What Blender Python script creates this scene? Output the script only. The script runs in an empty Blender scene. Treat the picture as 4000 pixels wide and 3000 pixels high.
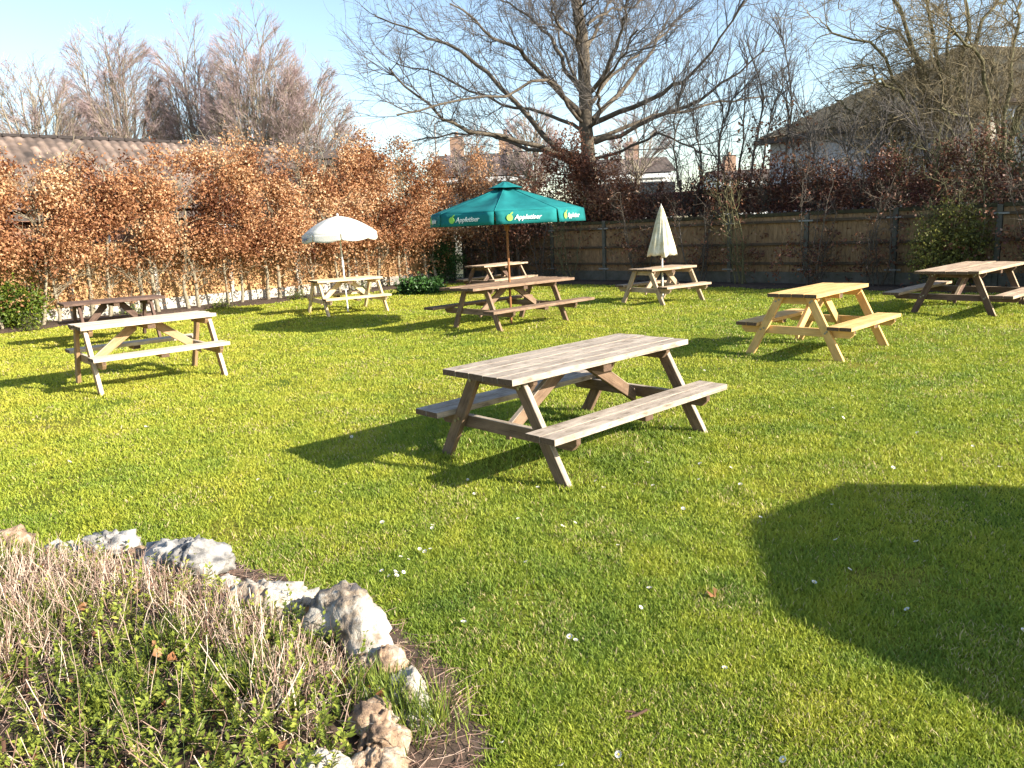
import bpy, bmesh, math, random
import numpy as np
from mathutils import Vector, Matrix, noise
rnd = random.Random(7); RS = np.random.RandomState(11)
C = bpy.context.scene.collection
sc = bpy.context.scene
# ------------------------------------------------------------------ camera
F = 767.3; PIT = math.radians(11.64); ROL = math.radians(-2.7); CH = 1.70
cp, sp, cr, sr = math.cos(PIT), math.sin(PIT), math.cos(ROL), math.sin(ROL)
Fw = Vector((0, cp, -sp)); U0 = Vector((0, sp, cp)); R0 = Vector((1, 0, 0))
Rv = R0*cr + U0*sr; Uv = -R0*sr + U0*cr
cam = bpy.data.objects.new('camera', bpy.data.cameras.new('camera')); C.objects.link(cam)
M = Matrix((Rv, Uv, -Fw)).transposed().to_4x4(); M.translation = Vector((0, 0, CH)); cam.matrix_world = M
cam.data.sensor_width = 36; cam.data.lens = F/1024*36; cam.data.clip_end = 2000; cam.data.clip_start = .05
sc.camera = cam
# ------------------------------------------------------------------ sky, sun, exposure
SAZ = math.radians(157); SEL = math.radians(25)      # direction the light travels (azimuth), elevation of sun
ld = Vector((math.cos(SAZ)*math.cos(SEL), math.sin(SAZ)*math.cos(SEL), -math.sin(SEL)))
w = bpy.data.worlds.new("World"); sc.world = w; w.use_nodes = True
nt = w.node_tree; bg = nt.nodes['Background']; sky = nt.nodes.new('ShaderNodeTexSky'); sky.sky_type = 'NISHITA'
sky.sun_disc = False; sky.sun_elevation = SEL; sky.air_density = 1.0; sky.dust_density = .5; sky.ozone_density = .9
tosun = -ld; sky.sun_rotation = math.atan2(tosun.x, tosun.y)
nt.links.new(sky.outputs[0], bg.inputs[0]); bg.inputs[1].default_value = .105
sun = bpy.data.lights.new('sun', 'SUN'); sun.energy = 5.0; sun.angle = math.radians(.5); sun.color = (1, .93, .80)
so_ = bpy.data.objects.new('sun', sun); C.objects.link(so_); so_.rotation_euler = ld.to_track_quat('-Z', 'Y').to_euler()
vs = sc.view_settings; vs.view_transform = 'Standard'; vs.look = 'None'; vs.gamma = 1; vs.exposure = 1.43
try: sc.cycles.max_bounces = 6; sc.cycles.diffuse_bounces = 3; sc.cycles.transparent_max_bounces = 8
except Exception: pass
S = 1024/2212
def at(px, py, Y):          # point at forward distance Y seen at (px, py) of a 2212 px wide picture
    u = px*S-512; v = py*S-384
    u, v = u*cr+v*sr, -u*sr+v*cr
    up = -v/F; d = Vector((u/F, cp+up*sp, -sp+up*cp)); return d*(Y/d.y)+Vector((0, 0, CH))
def gr(px, py, z=0):
    a = at(px, py, 1)-Vector((0, 0, CH)); t = (z-CH)/a.z; return Vector((a.x*t, a.y*t, z))
def src(px, py): return gr(px*2212/4000, py*2212/4000)
# ------------------------------------------------------------------ object helpers
def tag(o, label=None, cat=None, group=None, kind=None):
    if label: o['label'] = label
    if cat: o['category'] = cat
    if group: o['group'] = group
    if kind: o['kind'] = kind
    return o
def empty(name, loc, rz=0):
    o = bpy.data.objects.new(name, None); C.objects.link(o); o.location = loc; o.rotation_euler = (0, 0, rz); o.empty_display_size = .1; return o
def link(name, me, m, parent=None):
    o = bpy.data.objects.new(name, me); C.objects.link(o)
    for x in (m if isinstance(m, list) else [m]): me.materials.append(x)
    if parent: o.parent = parent
    return o
def np_mesh(name, V, Fa, m, parent=None, attr=None, smooth=False, origin=None):
    """V (n,3); Fa list of (k,3|4) int arrays; attr per-vertex float"""
    me = bpy.data.meshes.new(name); V = np.asarray(V, np.float32)
    if origin is not None: V = V-np.asarray(origin, np.float32)
    me.vertices.add(len(V)); me.vertices.foreach_set('co', V.ravel())
    Fa = [np.asarray(f, np.int32) for f in Fa if len(f)]
    tot = np.concatenate([np.full(len(f), f.shape[1], np.int32) for f in Fa]); loops = np.concatenate([f.ravel() for f in Fa])
    me.loops.add(len(loops)); me.loops.foreach_set('vertex_index', loops)
    me.polygons.add(len(tot)); me.polygons.foreach_set('loop_start', np.concatenate([[0], np.cumsum(tot)[:-1]]).astype(np.int32))
    try: me.polygons.foreach_set('loop_total', tot)
    except Exception: pass
    if smooth: me.polygons.foreach_set('use_smooth', np.ones(len(tot), bool))
    if attr is not None:
        a = me.attributes.new('rnd', 'FLOAT', 'POINT'); a.data.foreach_set('value', np.asarray(attr, np.float32))
    me.update(calc_edges=True); me.validate()
    o = link(name, me, m, parent)
    if origin is not None and parent is None: o.location = origin
    return o
# ------------------------------------------------------------------ materials
def new_mat(name):
    m = bpy.data.materials.new(name); m.use_nodes = True; t = m.node_tree; b = t.nodes['Principled BSDF']; return m, t, b
def nd(t, k, **kw):
    n = t.nodes.new(k)
    for a, v in kw.items(): setattr(n, a, v)
    return n
def ramp(t, fac, stops):
    r = nd(t, 'ShaderNodeValToRGB'); e = r.color_ramp.elements
    while len(e) > 1: e.remove(e[-1])
    e[0].position = stops[0][0]; e[0].color = (*stops[0][1], 1)
    for p, c in stops[1:]: x = e.new(p); x.color = (*c, 1)
    t.links.new(fac, r.inputs[0]); return r.outputs[0]
def noise_tex(t, scale, detail=4, rough=.55, vec=None, sc3=None, coord='Object'):
    tc = nd(t, 'ShaderNodeTexCoord'); v = tc.outputs[coord] if vec is None else vec
    if sc3:
        mp = nd(t, 'ShaderNodeMapping'); mp.inputs['Scale'].default_value = sc3; t.links.new(v, mp.inputs[0]); v = mp.outputs[0]
    n = nd(t, 'ShaderNodeTexNoise'); n.inputs['Scale'].default_value = scale; n.inputs['Detail'].default_value = detail; n.inputs['Roughness'].default_value = rough
    t.links.new(v, n.inputs['Vector']); return n.outputs['Fac']
def bump(t, b, h, strength=.4, dist=.01):
    n = nd(t, 'ShaderNodeBump'); n.inputs['Strength'].default_value = strength; n.inputs['Distance'].default_value = dist
    t.links.new(h, n.inputs['Height']); t.links.new(n.outputs[0], b.inputs['Normal'])
def plain(name, c, rough=.7, c2=None, scale=6, bs=.3, bd=.004, metal=0, sc3=None, coord='Object', spec=.3):
    m, t, b = new_mat(name); c2 = c2 or tuple(x*.75 for x in c)
    f = noise_tex(t, scale, 5, .6, sc3=sc3, coord=coord); t.links.new(ramp(t, f, [(.3, c2), (.7, c)]), b.inputs['Base Color'])
    b.inputs['Roughness'].default_value = rough; b.inputs['Metallic'].default_value = metal; b.inputs['Specular IOR Level'].default_value = spec
    if bs: bump(t, b, f, bs, bd)
    return m
def leafy(name, stops, trans=.3, rough=.6):
    m, t, b = new_mat(name); a = nd(t, 'ShaderNodeAttribute', attribute_name='rnd'); col = ramp(t, a.outputs['Fac'], stops)
    t.links.new(col, b.inputs['Base Color']); b.inputs['Roughness'].default_value = rough; b.inputs['Specular IOR Level'].default_value = .25
    tr = nd(t, 'ShaderNodeBsdfTranslucent'); t.links.new(col, tr.inputs[0]); mx = nd(t, 'ShaderNodeMixShader'); mx.inputs[0].default_value = trans
    t.links.new(b.outputs[0], mx.inputs[1]); t.links.new(tr.outputs[0], mx.inputs[2])
    out = [n for n in t.nodes if n.type == 'OUTPUT_MATERIAL'][0]; t.links.new(mx.outputs[0], out.inputs[0]); return m
def wood(name, light, mid, dark, grime=.5):
    """grain runs along UV.x; UV.y and an offset change from board to board"""
    m, t, b = new_mat(name); uv = nd(t, 'ShaderNodeUVMap'); 
    g = noise_tex(t, 1, 6, .65, vec=uv.outputs[0], sc3=(2.2, 75, 1)); bl = noise_tex(t, 1, 3, .6, vec=uv.outputs[0], sc3=(3, 7, 1)); st = noise_tex(t, 1, 5, .7, vec=uv.outputs[0], sc3=(7, 18, 1))
    c1 = ramp(t, g, [(.28, dark), (.45, mid), (.66, light)])
    c2 = ramp(t, bl, [(.32, tuple(x*.55 for x in mid)), (.5, mid), (.66, tuple(min(x*1.12, .85) for x in light))])
    mx = nd(t, 'ShaderNodeMixRGB'); mx.inputs[0].default_value = .45; t.links.new(c1, mx.inputs[1]); t.links.new(c2, mx.inputs[2])
    m2 = nd(t, 'ShaderNodeMixRGB', blend_type='MULTIPLY'); m2.inputs[0].default_value = grime
    t.links.new(mx.outputs[0], m2.inputs[1]); t.links.new(ramp(t, st, [(.36, (.25, .22, .19)), (.44, (.75, .72, .68)), (.52, (1, 1, 1))]), m2.inputs[2])
    t.links.new(m2.outputs[0], b.inputs['Base Color']); b.inputs['Roughness'].default_value = .8; b.inputs['Specular IOR Level'].default_value = .2
    bump(t, b, g, .7, .004); return m
# ------------------------------------------------------------------ boards (prisms with UV grain and small bevels)
class Boards:
    def __init__(s, edge=None): s.edge = edge; s.bm = bmesh.new(); s.uv = s.bm.loops.layers.uv.new('UVMap')
    def prism(s, pts, ext, grain, bev=.004):
        """pts: polygon (Vectors), ext: extrusion vector, grain: grain direction"""
        bm = bmesh.new(); uvl = bm.loops.layers.uv.new('UVMap')
        a = [bm.verts.new(p) for p in pts]; b = [bm.verts.new(Vector(p)+ext) for p in pts]; n = len(a)
        bm.faces.new(a); bm.faces.new(b[::-1])
        for i in range(n): bm.faces.new((a[i], b[i], b[(i+1) % n], a[(i+1) % n]))
        bmesh.ops.recalc_face_normals(bm, faces=bm.faces)
        if bev: bmesh.ops.bevel(bm, geom=bm.edges[:], offset=bev, segments=1, affect='EDGES')
        g = Vector(grain).normalized(); off = rnd.random()*50; off2 = rnd.random()*50
        for f in bm.faces:
            nn = f.normal; c = nn.cross(g); f.material_index = 1 if abs(nn.dot(g)) > .95 else (2 if s.edge and nn.z > .12 else 0)  # upward faces take the paler edge wood, a sunlit tone put into the colour
            if c.length < .5: c = g.orthogonal()
            c.normalize()
            for l in f.loops:
                co = l.vert.co; k = co.dot(g) if abs(nn.dot(g)) < .7 else co.dot(g.orthogonal())*.2
                l[uvl].uv = (k+off, co.dot(c)+off2)
        me = bpy.data.meshes.new('t'); bm.to_mesh(me); bm.free(); s.bm.from_mesh(me); bpy.data.meshes.remove(me)
    def box(s, c, size, grain='x', bev=.004, rot=None):
        hx, hy, hz = [v/2 for v in size]; R = rot or Matrix.Identity(3); c = Vector(c)
        pts = [c+R@Vector((-hx, y, z)) for y, z in ((-hy, -hz), (hy, -hz), (hy, hz), (-hy, hz))]
        gv = R@Vector({'x': (1, 0, 0), 'y': (0, 1, 0), 'z': (0, 0, 1)}[grain]); s.prism(pts, R@Vector((2*hx, 0, 0)), gv, bev)
    def build(s, name, m, parent=None):
        me = bpy.data.meshes.new(name); s.bm.to_mesh(me); s.bm.free(); o = link(name, me, [m, ENDG]+([s.edge] if s.edge else []) if m.name.endswith('wood') else m, parent)
        if not m.name.endswith('wood'): me.polygons.foreach_set('material_index', np.zeros(len(me.polygons), np.int32))
        return o
# ------------------------------------------------------------------ tubes (branches, stems, poles)
class Tubes:
    def __init__(s): s.b = {}
    def add(s, pts, rad, sides=5, a=0.):
        s.b.setdefault((len(pts), sides), []).append((pts, rad, a))
    def add_np(s, P, Rr, sides, a=None):      # P (n,k,3), Rr (n,k)
        s.b.setdefault((P.shape[1], sides), []).append((P, Rr, np.zeros(len(P)) if a is None else a))
    def arrays(s):
        Vs, Fs, As, base = [], [], [], 0
        for (k, sd), L in s.b.items():
            Ps, Rs, Aa = [], [], []
            for P, R, a in L:
                P = np.asarray(P, float); R = np.asarray(R, float)
                if P.ndim == 2: P = P[None]; R = R[None]; a = np.array([a])
                Ps.append(P); Rs.append(R); Aa.append(a)
            P = np.concatenate(Ps); R = np.concatenate(Rs); A = np.concatenate(Aa); n = len(P)
            T = np.empty_like(P); T[:, 1:-1] = P[:, 2:]-P[:, :-2]; T[:, 0] = P[:, 1]-P[:, 0]; T[:, -1] = P[:, -1]-P[:, -2]
            T /= np.linalg.norm(T, axis=2, keepdims=True)+1e-9
            m = P[:, -1]-P[:, 0]; ref = np.where(np.abs(m[:, 2:3]) < .8*np.linalg.norm(m, axis=1, keepdims=True), [[0, 0, 1.]], [[1., .1, 0]])[:, None, :]
            X = np.cross(T, np.broadcast_to(ref, T.shape)); X /= np.linalg.norm(X, axis=2, keepdims=True)+1e-9; Yv = np.cross(T, X)
            an = np.arange(sd)*2*np.pi/sd
            V = P[:, :, None]+R[:, :, None, None]*(X[:, :, None]*np.cos(an)[None, None, :, None]+Yv[:, :, None]*np.sin(an)[None, None, :, None])
            Vs.append(V.reshape(-1, 3)); As.append(np.repeat(A, k*sd))
            i = np.arange(n)[:, None, None]*k*sd; j = np.arange(k-1)[None, :, None]*sd; q = np.arange(sd)[None, None, :]; q2 = (q+1) % sd
            f = np.stack([i+j+q, i+j+q2, i+j+sd+q2, i+j+sd+q], -1).reshape(-1, 4)+base; Fs.append(f); base += n*k*sd
        return np.concatenate(Vs), np.concatenate(Fs), np.concatenate(As)
    def build(s, name, m, parent=None, origin=None):
        V, Fq, A = s.arrays(); return np_mesh(name, V, [Fq], m, parent, A, True, origin)
def unit(a): return a/(np.linalg.norm(a, axis=-1, keepdims=True)+1e-9)
def twigs(T, P, D, L, r, k=4, curv=.35, up=.15, sides=3, r1=.35, a=None):
    """vectorised thin shoots from points P along D"""
    n = len(P); pts = [P]; d = unit(D); p = P
    for i in range(k-1):
        d = unit(d+RS.normal(0, curv, (n, 3))*.6+np.array([0, 0, up])); p = p+d*(L/(k-1))[:, None]; pts.append(p)
    Q = np.stack(pts, 1); R = r[:, None]*np.linspace(1, r1, k)[None]; T.add_np(Q, R, sides, a); return Q
def along(Q, n_per, lo=.2, hi=1.):
    """random points with directions on polylines Q (n,k,3)"""
    n, k, _ = Q.shape; idx = np.repeat(np.arange(n), n_per); t = (lo+(hi-lo)*RS.rand(len(idx)))*(k-1); i = np.minimum(t.astype(int), k-2); f = (t-i)[:, None]
    A, B = Q[idx, i], Q[idx, i+1]; return A+(B-A)*f, unit(B-A), idx
def side_dirs(D, spread, lo=.5, up=0.):
    r = unit(RS.normal(0, 1, D.shape)); r = unit(r-(r*D).sum(1, keepdims=True)*D); a = (lo+(spread-lo)*RS.rand(len(D)))[:, None]
    return unit(D*np.cos(a)+r*np.sin(a)+np.array([0, 0, up]))
def smooth_path(pts, n, wob=0.):
    pts = np.array(pts, float); m = len(pts); t = np.linspace(0, m-1, n); out = []
    for x in t:
        i = min(int(x), m-2); f = x-i; p0 = pts[max(i-1, 0)]; p1 = pts[i]; p2 = pts[i+1]; p3 = pts[min(i+2, m-1)]
        out.append(.5*((2*p1)+(-p0+p2)*f+(2*p0-5*p1+4*p2-p3)*f*f+(-p0+3*p1-3*p2+p3)*f**3))
    out = np.array(out)
    if wob: out[1:] += RS.normal(0, wob, out[1:].shape)
    return out
# ------------------------------------------------------------------ leaves
def leaf_arrays(P, size, flat=.0, asp=.55, N=None, fold=.25):
    n = len(P); D = unit(RS.normal(0, 1, (n, 3))*(1, 1, 1-flat*.5)); r = unit(RS.normal(0, 1, (n, 3))); X = unit(np.cross(D, r)); Z = np.cross(D, X)
    s = (size*(.6+.8*RS.rand(n)))[:, None] if np.isscalar(size) else size[:, None]
    a = P; b = P+D*s*.5+X*s*asp*.5+Z*s*fold; c = P+D*s; d = P+D*s*.5-X*s*asp*.5+Z*s*fold
    V = np.stack([a, b, c, d], 1).reshape(-1, 3); i = np.arange(n)[:, None]*4; return V, np.concatenate([i+[0, 1, 2], i+[0, 2, 3]])
def leaves_obj(name, P, size, m, parent=None, rv=None, origin=None, **kw):
    V, Fq = leaf_arrays(P, size, **kw); rv = RS.rand(len(P)) if rv is None else rv
    return np_mesh(name, V, [Fq], m, parent, np.repeat(rv, 4), False, origin)
def grid_noise(x, y, s, seed=0):
    """smooth value noise on arrays, 0..1"""
    x = np.asarray(x)/s+1000; y = np.asarray(y)/s+1000; i = np.floor(x).astype(np.int64); j = np.floor(y).astype(np.int64); fx = x-i; fy = y-j
    fx = fx*fx*(3-2*fx); fy = fy*fy*(3-2*fy)
    def h(a, b):
        v = (a*374761393+b*668265263+seed*974634777) & 0x7fffffff; v = ((v ^ (v >> 13))*1274126177) & 0x7fffffff; return ((v ^ (v >> 16)) & 0xffff)/65535.
    return (h(i, j)*(1-fx)+h(i+1, j)*fx)*(1-fy)+(h(i, j+1)*(1-fx)+h(i+1, j+1)*fx)*fy
ORD = ['first', 'second', 'third', 'fourth', 'fifth', 'sixth', 'seventh', 'eighth', 'ninth', 'tenth', 'eleventh', 'twelfth', 'thirteenth', 'fourteenth', 'fifteenth', 'sixteenth', 'seventeenth', 'eighteenth', 'nineteenth', 'twentieth', 'twenty-first', 'twenty-second', 'twenty-third', 'twenty-fourth']
# ------------------------------------------------------------------ layout of the garden
CO = np.array([-1.5, 26.2]); dL = np.array([-.722, -.692]); nL = np.array([-.692, .722])     # left boundary, runs to the near left
dR = np.array([.726, -.688]); nR = np.array([.688, .726])                                     # right boundary, runs to the near right
def PL(s, n=0, z=0): p = CO+dL*s+nL*n; return Vector((p[0], p[1], z))
def PR(s, n=0, z=0): p = CO+dR*s+nR*n; return Vector((p[0], p[1], z))
# stone edged flower bed (outline on the ground)
def z4(x, y): return src(x/1.1642, 1900+y/1.1642)
def z4s(x, y): return z4(x, y+92)
bed_edge = [z4s(-700, 330), z4s(-300, 310), z4s(40, 300), z4s(300, 300), z4s(540, 305), z4s(720, 340), z4s(900, 385), z4s(1060, 440), z4s(1250, 560), z4s(1420, 560), z4s(1600, 740), z4s(1700, 830), z4s(1790, 900), z4s(1840, 1010), z4s(1830, 1180), z4s(1760, 1300), z4s(1640, 1450)]
bed_poly = np.array([[p.x, p.y] for p in bed_edge]+[[-.35, 1.0], [-6, 1.0]])
def in_poly(x, y, poly):
    r = np.zeros(np.shape(x), bool); n = len(poly); j = n-1
    for i in range(n):
        xi, yi = poly[i]; xj, yj = poly[j]
        c = ((yi > y) != (yj > y)) & (x < (xj-xi)*(y-yi)/(yj-yi+1e-12)+xi); r ^= c; j = i
    return r
def bed_dist(x, y):
    d = np.full(np.shape(x), 9.); 
    for a, b in zip(bed_poly[:-1], bed_poly[1:]):
        ab = b-a; t = np.clip(((x-a[0])*ab[0]+(y-a[1])*ab[1])/(ab@ab), 0, 1); d = np.minimum(d, np.hypot(x-a[0]-t*ab[0], y-a[1]-t*ab[1]))
    return d
# ================================================================== GROUND
def lawn_z(x, y): return (grid_noise(x, y, 1.3, 5)-.5)*.03
SOIL = plain('soil', (.10, .065, .045), .95, (.035, .024, .017), 14, .8, .03)
m, t, b = new_mat('rough_ground'); f = noise_tex(t, .4, 6); t.links.new(ramp(t, f, [(.35, (.05, .055, .02)), (.65, (.09, .09, .035))]), b.inputs['Base Color']); b.inputs['Roughness'].default_value = .95; GROUND = m
me = bpy.data.meshes.new('ground'); me.from_pydata([(-600, -300, -.03), (600, -300, -.03), (600, 900, -.03), (-600, 900, -.03)], [], [(0, 1, 2, 3)]); tag(link('ground', me, GROUND), kind='structure')
m, t, b = new_mat('lawn_turf'); n1 = noise_tex(t, .9, 5, .6); n2 = noise_tex(t, 30, 4, .7)
c1 = ramp(t, n1, [(.35, (.12, .17, .02)), (.5, (.20, .22, .024)), (.68, (.27, .23, .04))]); c2 = ramp(t, n2, [(.3, (.35, .33, .3)), (.62, (1.1, 1.1, 1.1))])
mx = nd(t, 'ShaderNodeMixRGB', blend_type='MULTIPLY'); mx.inputs[0].default_value = 1; t.links.new(c1, mx.inputs[1]); t.links.new(c2, mx.inputs[2]); t.links.new(mx.outputs[0], b.inputs['Base Color'])
b.inputs['Roughness'].default_value = .95; b.inputs['Specular IOR Level'].default_value = .1; bump(t, b, n2, 1, .03); TURF = m
gx, gy = np.meshgrid(np.arange(-22, 22, .25), np.arange(-6, 34, .25)); zz = lawn_z(gx, gy)
V = np.stack([gx, gy, zz], -1).reshape(-1, 3); ny, nx = gx.shape; ii = (np.arange(ny-1)[:, None]*nx+np.arange(nx-1)[None]).ravel()
cx = gx[:-1, :-1].ravel()+.125; cy = gy[:-1, :-1].ravel()+.125
dd = np.stack([cx-CO[0], cy-CO[1]], 1); keep = ((dd@nL) < .3) & ((dd@nR) < .3)
Fq = np.stack([ii, ii+1, ii+nx+1, ii+nx], 1)[keep]
tag(np_mesh('lawn', V, [Fq], TURF, smooth=True), kind='structure')
# soil strips under the hedges and the bed
def strip(name, fn, s0, s1, w):
    ss = np.arange(s0, s1, .15); V = []
    for s in ss:
        for k in range(8):
            n = .1-k/7*(w+ (grid_noise(s, 0, .8, 3)-.5)*.5); p = fn(s, n); V.append((p.x, p.y, lawn_z(p.x, p.y)+(.06 if k < 7 else -.03)+.02*(grid_noise(p.x, p.y, .12, 8)-.5)))
    i = (np.arange(len(ss)-1)[:, None]*8+np.arange(7)[None]).ravel(); return tag(np_mesh(name, V, [np.stack([i, i+1, i+9, i+8], 1)], SOIL, smooth=True), kind='structure')
strip('hedge_soil', PL, 0, 26, 1.25); strip('border_soil', PR, 0, 24, 1.1)
gx, gy = np.meshgrid(np.arange(-7, .6, .05), np.arange(1.0, 5.6, .05)); ins = in_poly(gx, gy, bed_poly); d = bed_dist(gx, gy); sd = np.where(ins, d, -d)
zz = np.clip(sd+.34, 0, .72)/.72*.165-.004+np.clip(sd+.4, 0, .3)/.3*.03*(grid_noise(gx, gy, .12, 4)-.5)+.012*(grid_noise(gx, gy, .05, 6)-.5); zz = np.where(sd > -.34, zz, -.05)
ny, nx = gx.shape; ii = (np.arange(ny-1)[:, None]*nx+np.arange(nx-1)[None]).ravel(); kk = (sd > -.40)[:-1, :-1].ravel()
tag(np_mesh('flower_bed_soil', np.stack([gx, gy, zz], -1).reshape(-1, 3), [np.stack([ii, ii+1, ii+nx+1, ii+nx], 1)[kk]], SOIL, smooth=True), kind='structure')
def bed_z(x, y):
    x = np.asarray(x, float); y = np.asarray(y, float); s = np.where(in_poly(x, y, bed_poly), 1, -1)*bed_dist(x, y); return np.clip(s+.34, 0, .72)/.72*.165-.006
# ------------------------------------------------------------------ grass blades
N = 2350000; r = 1.7*np.exp(RS.rand(N)*np.log(27/1.7)); th = (RS.rand(N)-.5)*math.radians(106); x = r*np.sin(th); y = r*np.cos(th)
dd = np.stack([x-CO[0], y-CO[1]], 1); ok = ((dd@nL) < -1.05-.25*RS.rand(N)-(grid_noise(x, y, .8, 3)-.5)*.5) & ((dd@nR) < -.9-.3*RS.rand(N)); ins = in_poly(x, y, bed_poly); bd_ = bed_dist(x, y); edge = np.clip((bd_-.02-.16*grid_noise(x, y, .16, 51))/.30, 0, 1)
ok &= ~ins & (RS.rand(N) < edge**1.2+.03)
clump = grid_noise(x, y, .35, 21)*.5+grid_noise(x, y, .09, 22)*.5; ok &= RS.rand(N) < (.35+clump*.9)*np.clip(1.15-2.2*np.clip(grid_noise(x, y, .55, 52)-.72, 0, 1)*3, .25, 1)
wp = np.array([[-.55, 5.0, .16], [.75, 4.75, .14], [1.55, 5.35, .18], [1.9, 6.2, .13], [-4.9, 8.6, .2], [4.4, 8.7, .2], [3.1, 8.6, .15], [.6, 12.6, .3], [-.9, 12.8, .25], [-.75, 5.45, .10]]); wear = np.ones(N)
for q_ in wp: wear *= 1-.85*np.exp(-((x-q_[0])**2+(y-q_[1])**2)/q_[2]**2*(.6+1.2*grid_noise(x, y, .1, 61)))
ok &= RS.rand(N) < wear
x, y, r, clump = x[ok], y[ok], r[ok], clump[ok]; n = len(x)
ta = np.hypot((x-.5)/1.6, (y-5.8)/1.2)                    # grass is longer under the near table
ln = (.014+.020*RS.rand(n))*(.65+.8*clump)*(1+.7*np.exp(-ta**2*1.2)+.5*(RS.rand(n) < .04))*(1+np.clip(r-5, 0, 15)*.03)
wd = .0018*(1+.5*RS.rand(n))*np.maximum(1, r/3.4)**.85
az = RS.rand(n)*2*np.pi; lean = .35+.75*RS.rand(n); tip = np.stack([np.cos(az)*lean, np.sin(az)*lean, np.ones(n)], 1); tip *= (ln/np.linalg.norm(tip, axis=1))[:, None]
a2 = RS.rand(n)*2*np.pi; side = np.stack([np.cos(a2), np.sin(a2), np.zeros(n)], 1)*wd[:, None]
B = np.stack([x, y, lawn_z(x, y)-.004], 1)
mid = tip*.55+np.array([0, 0, 1])*(ln*.12)[:, None]
V = np.stack([B-side, B+side, B+mid+side*.8, B+mid-side*.8, B+tip], 1).reshape(-1, 3); i = np.arange(n)[:, None]*5
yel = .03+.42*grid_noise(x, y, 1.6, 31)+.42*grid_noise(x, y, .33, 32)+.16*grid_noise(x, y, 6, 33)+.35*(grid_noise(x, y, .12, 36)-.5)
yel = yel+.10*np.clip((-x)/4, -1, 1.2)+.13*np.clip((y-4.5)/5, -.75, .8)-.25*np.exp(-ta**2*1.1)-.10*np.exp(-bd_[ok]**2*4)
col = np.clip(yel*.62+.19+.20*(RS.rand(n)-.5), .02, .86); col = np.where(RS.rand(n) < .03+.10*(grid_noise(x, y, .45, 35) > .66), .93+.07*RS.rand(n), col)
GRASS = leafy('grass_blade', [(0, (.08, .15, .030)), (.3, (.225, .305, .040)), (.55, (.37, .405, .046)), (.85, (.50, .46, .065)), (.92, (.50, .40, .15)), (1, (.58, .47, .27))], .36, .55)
tag(np_mesh('grass', V, [i+[0, 1, 2, 3], i+[3, 2, 4]], GRASS, None, np.repeat(col, 5)), 'short lawn grass, yellow green in the sun and deeper green by the tables', 'grass', kind='stuff')
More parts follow.
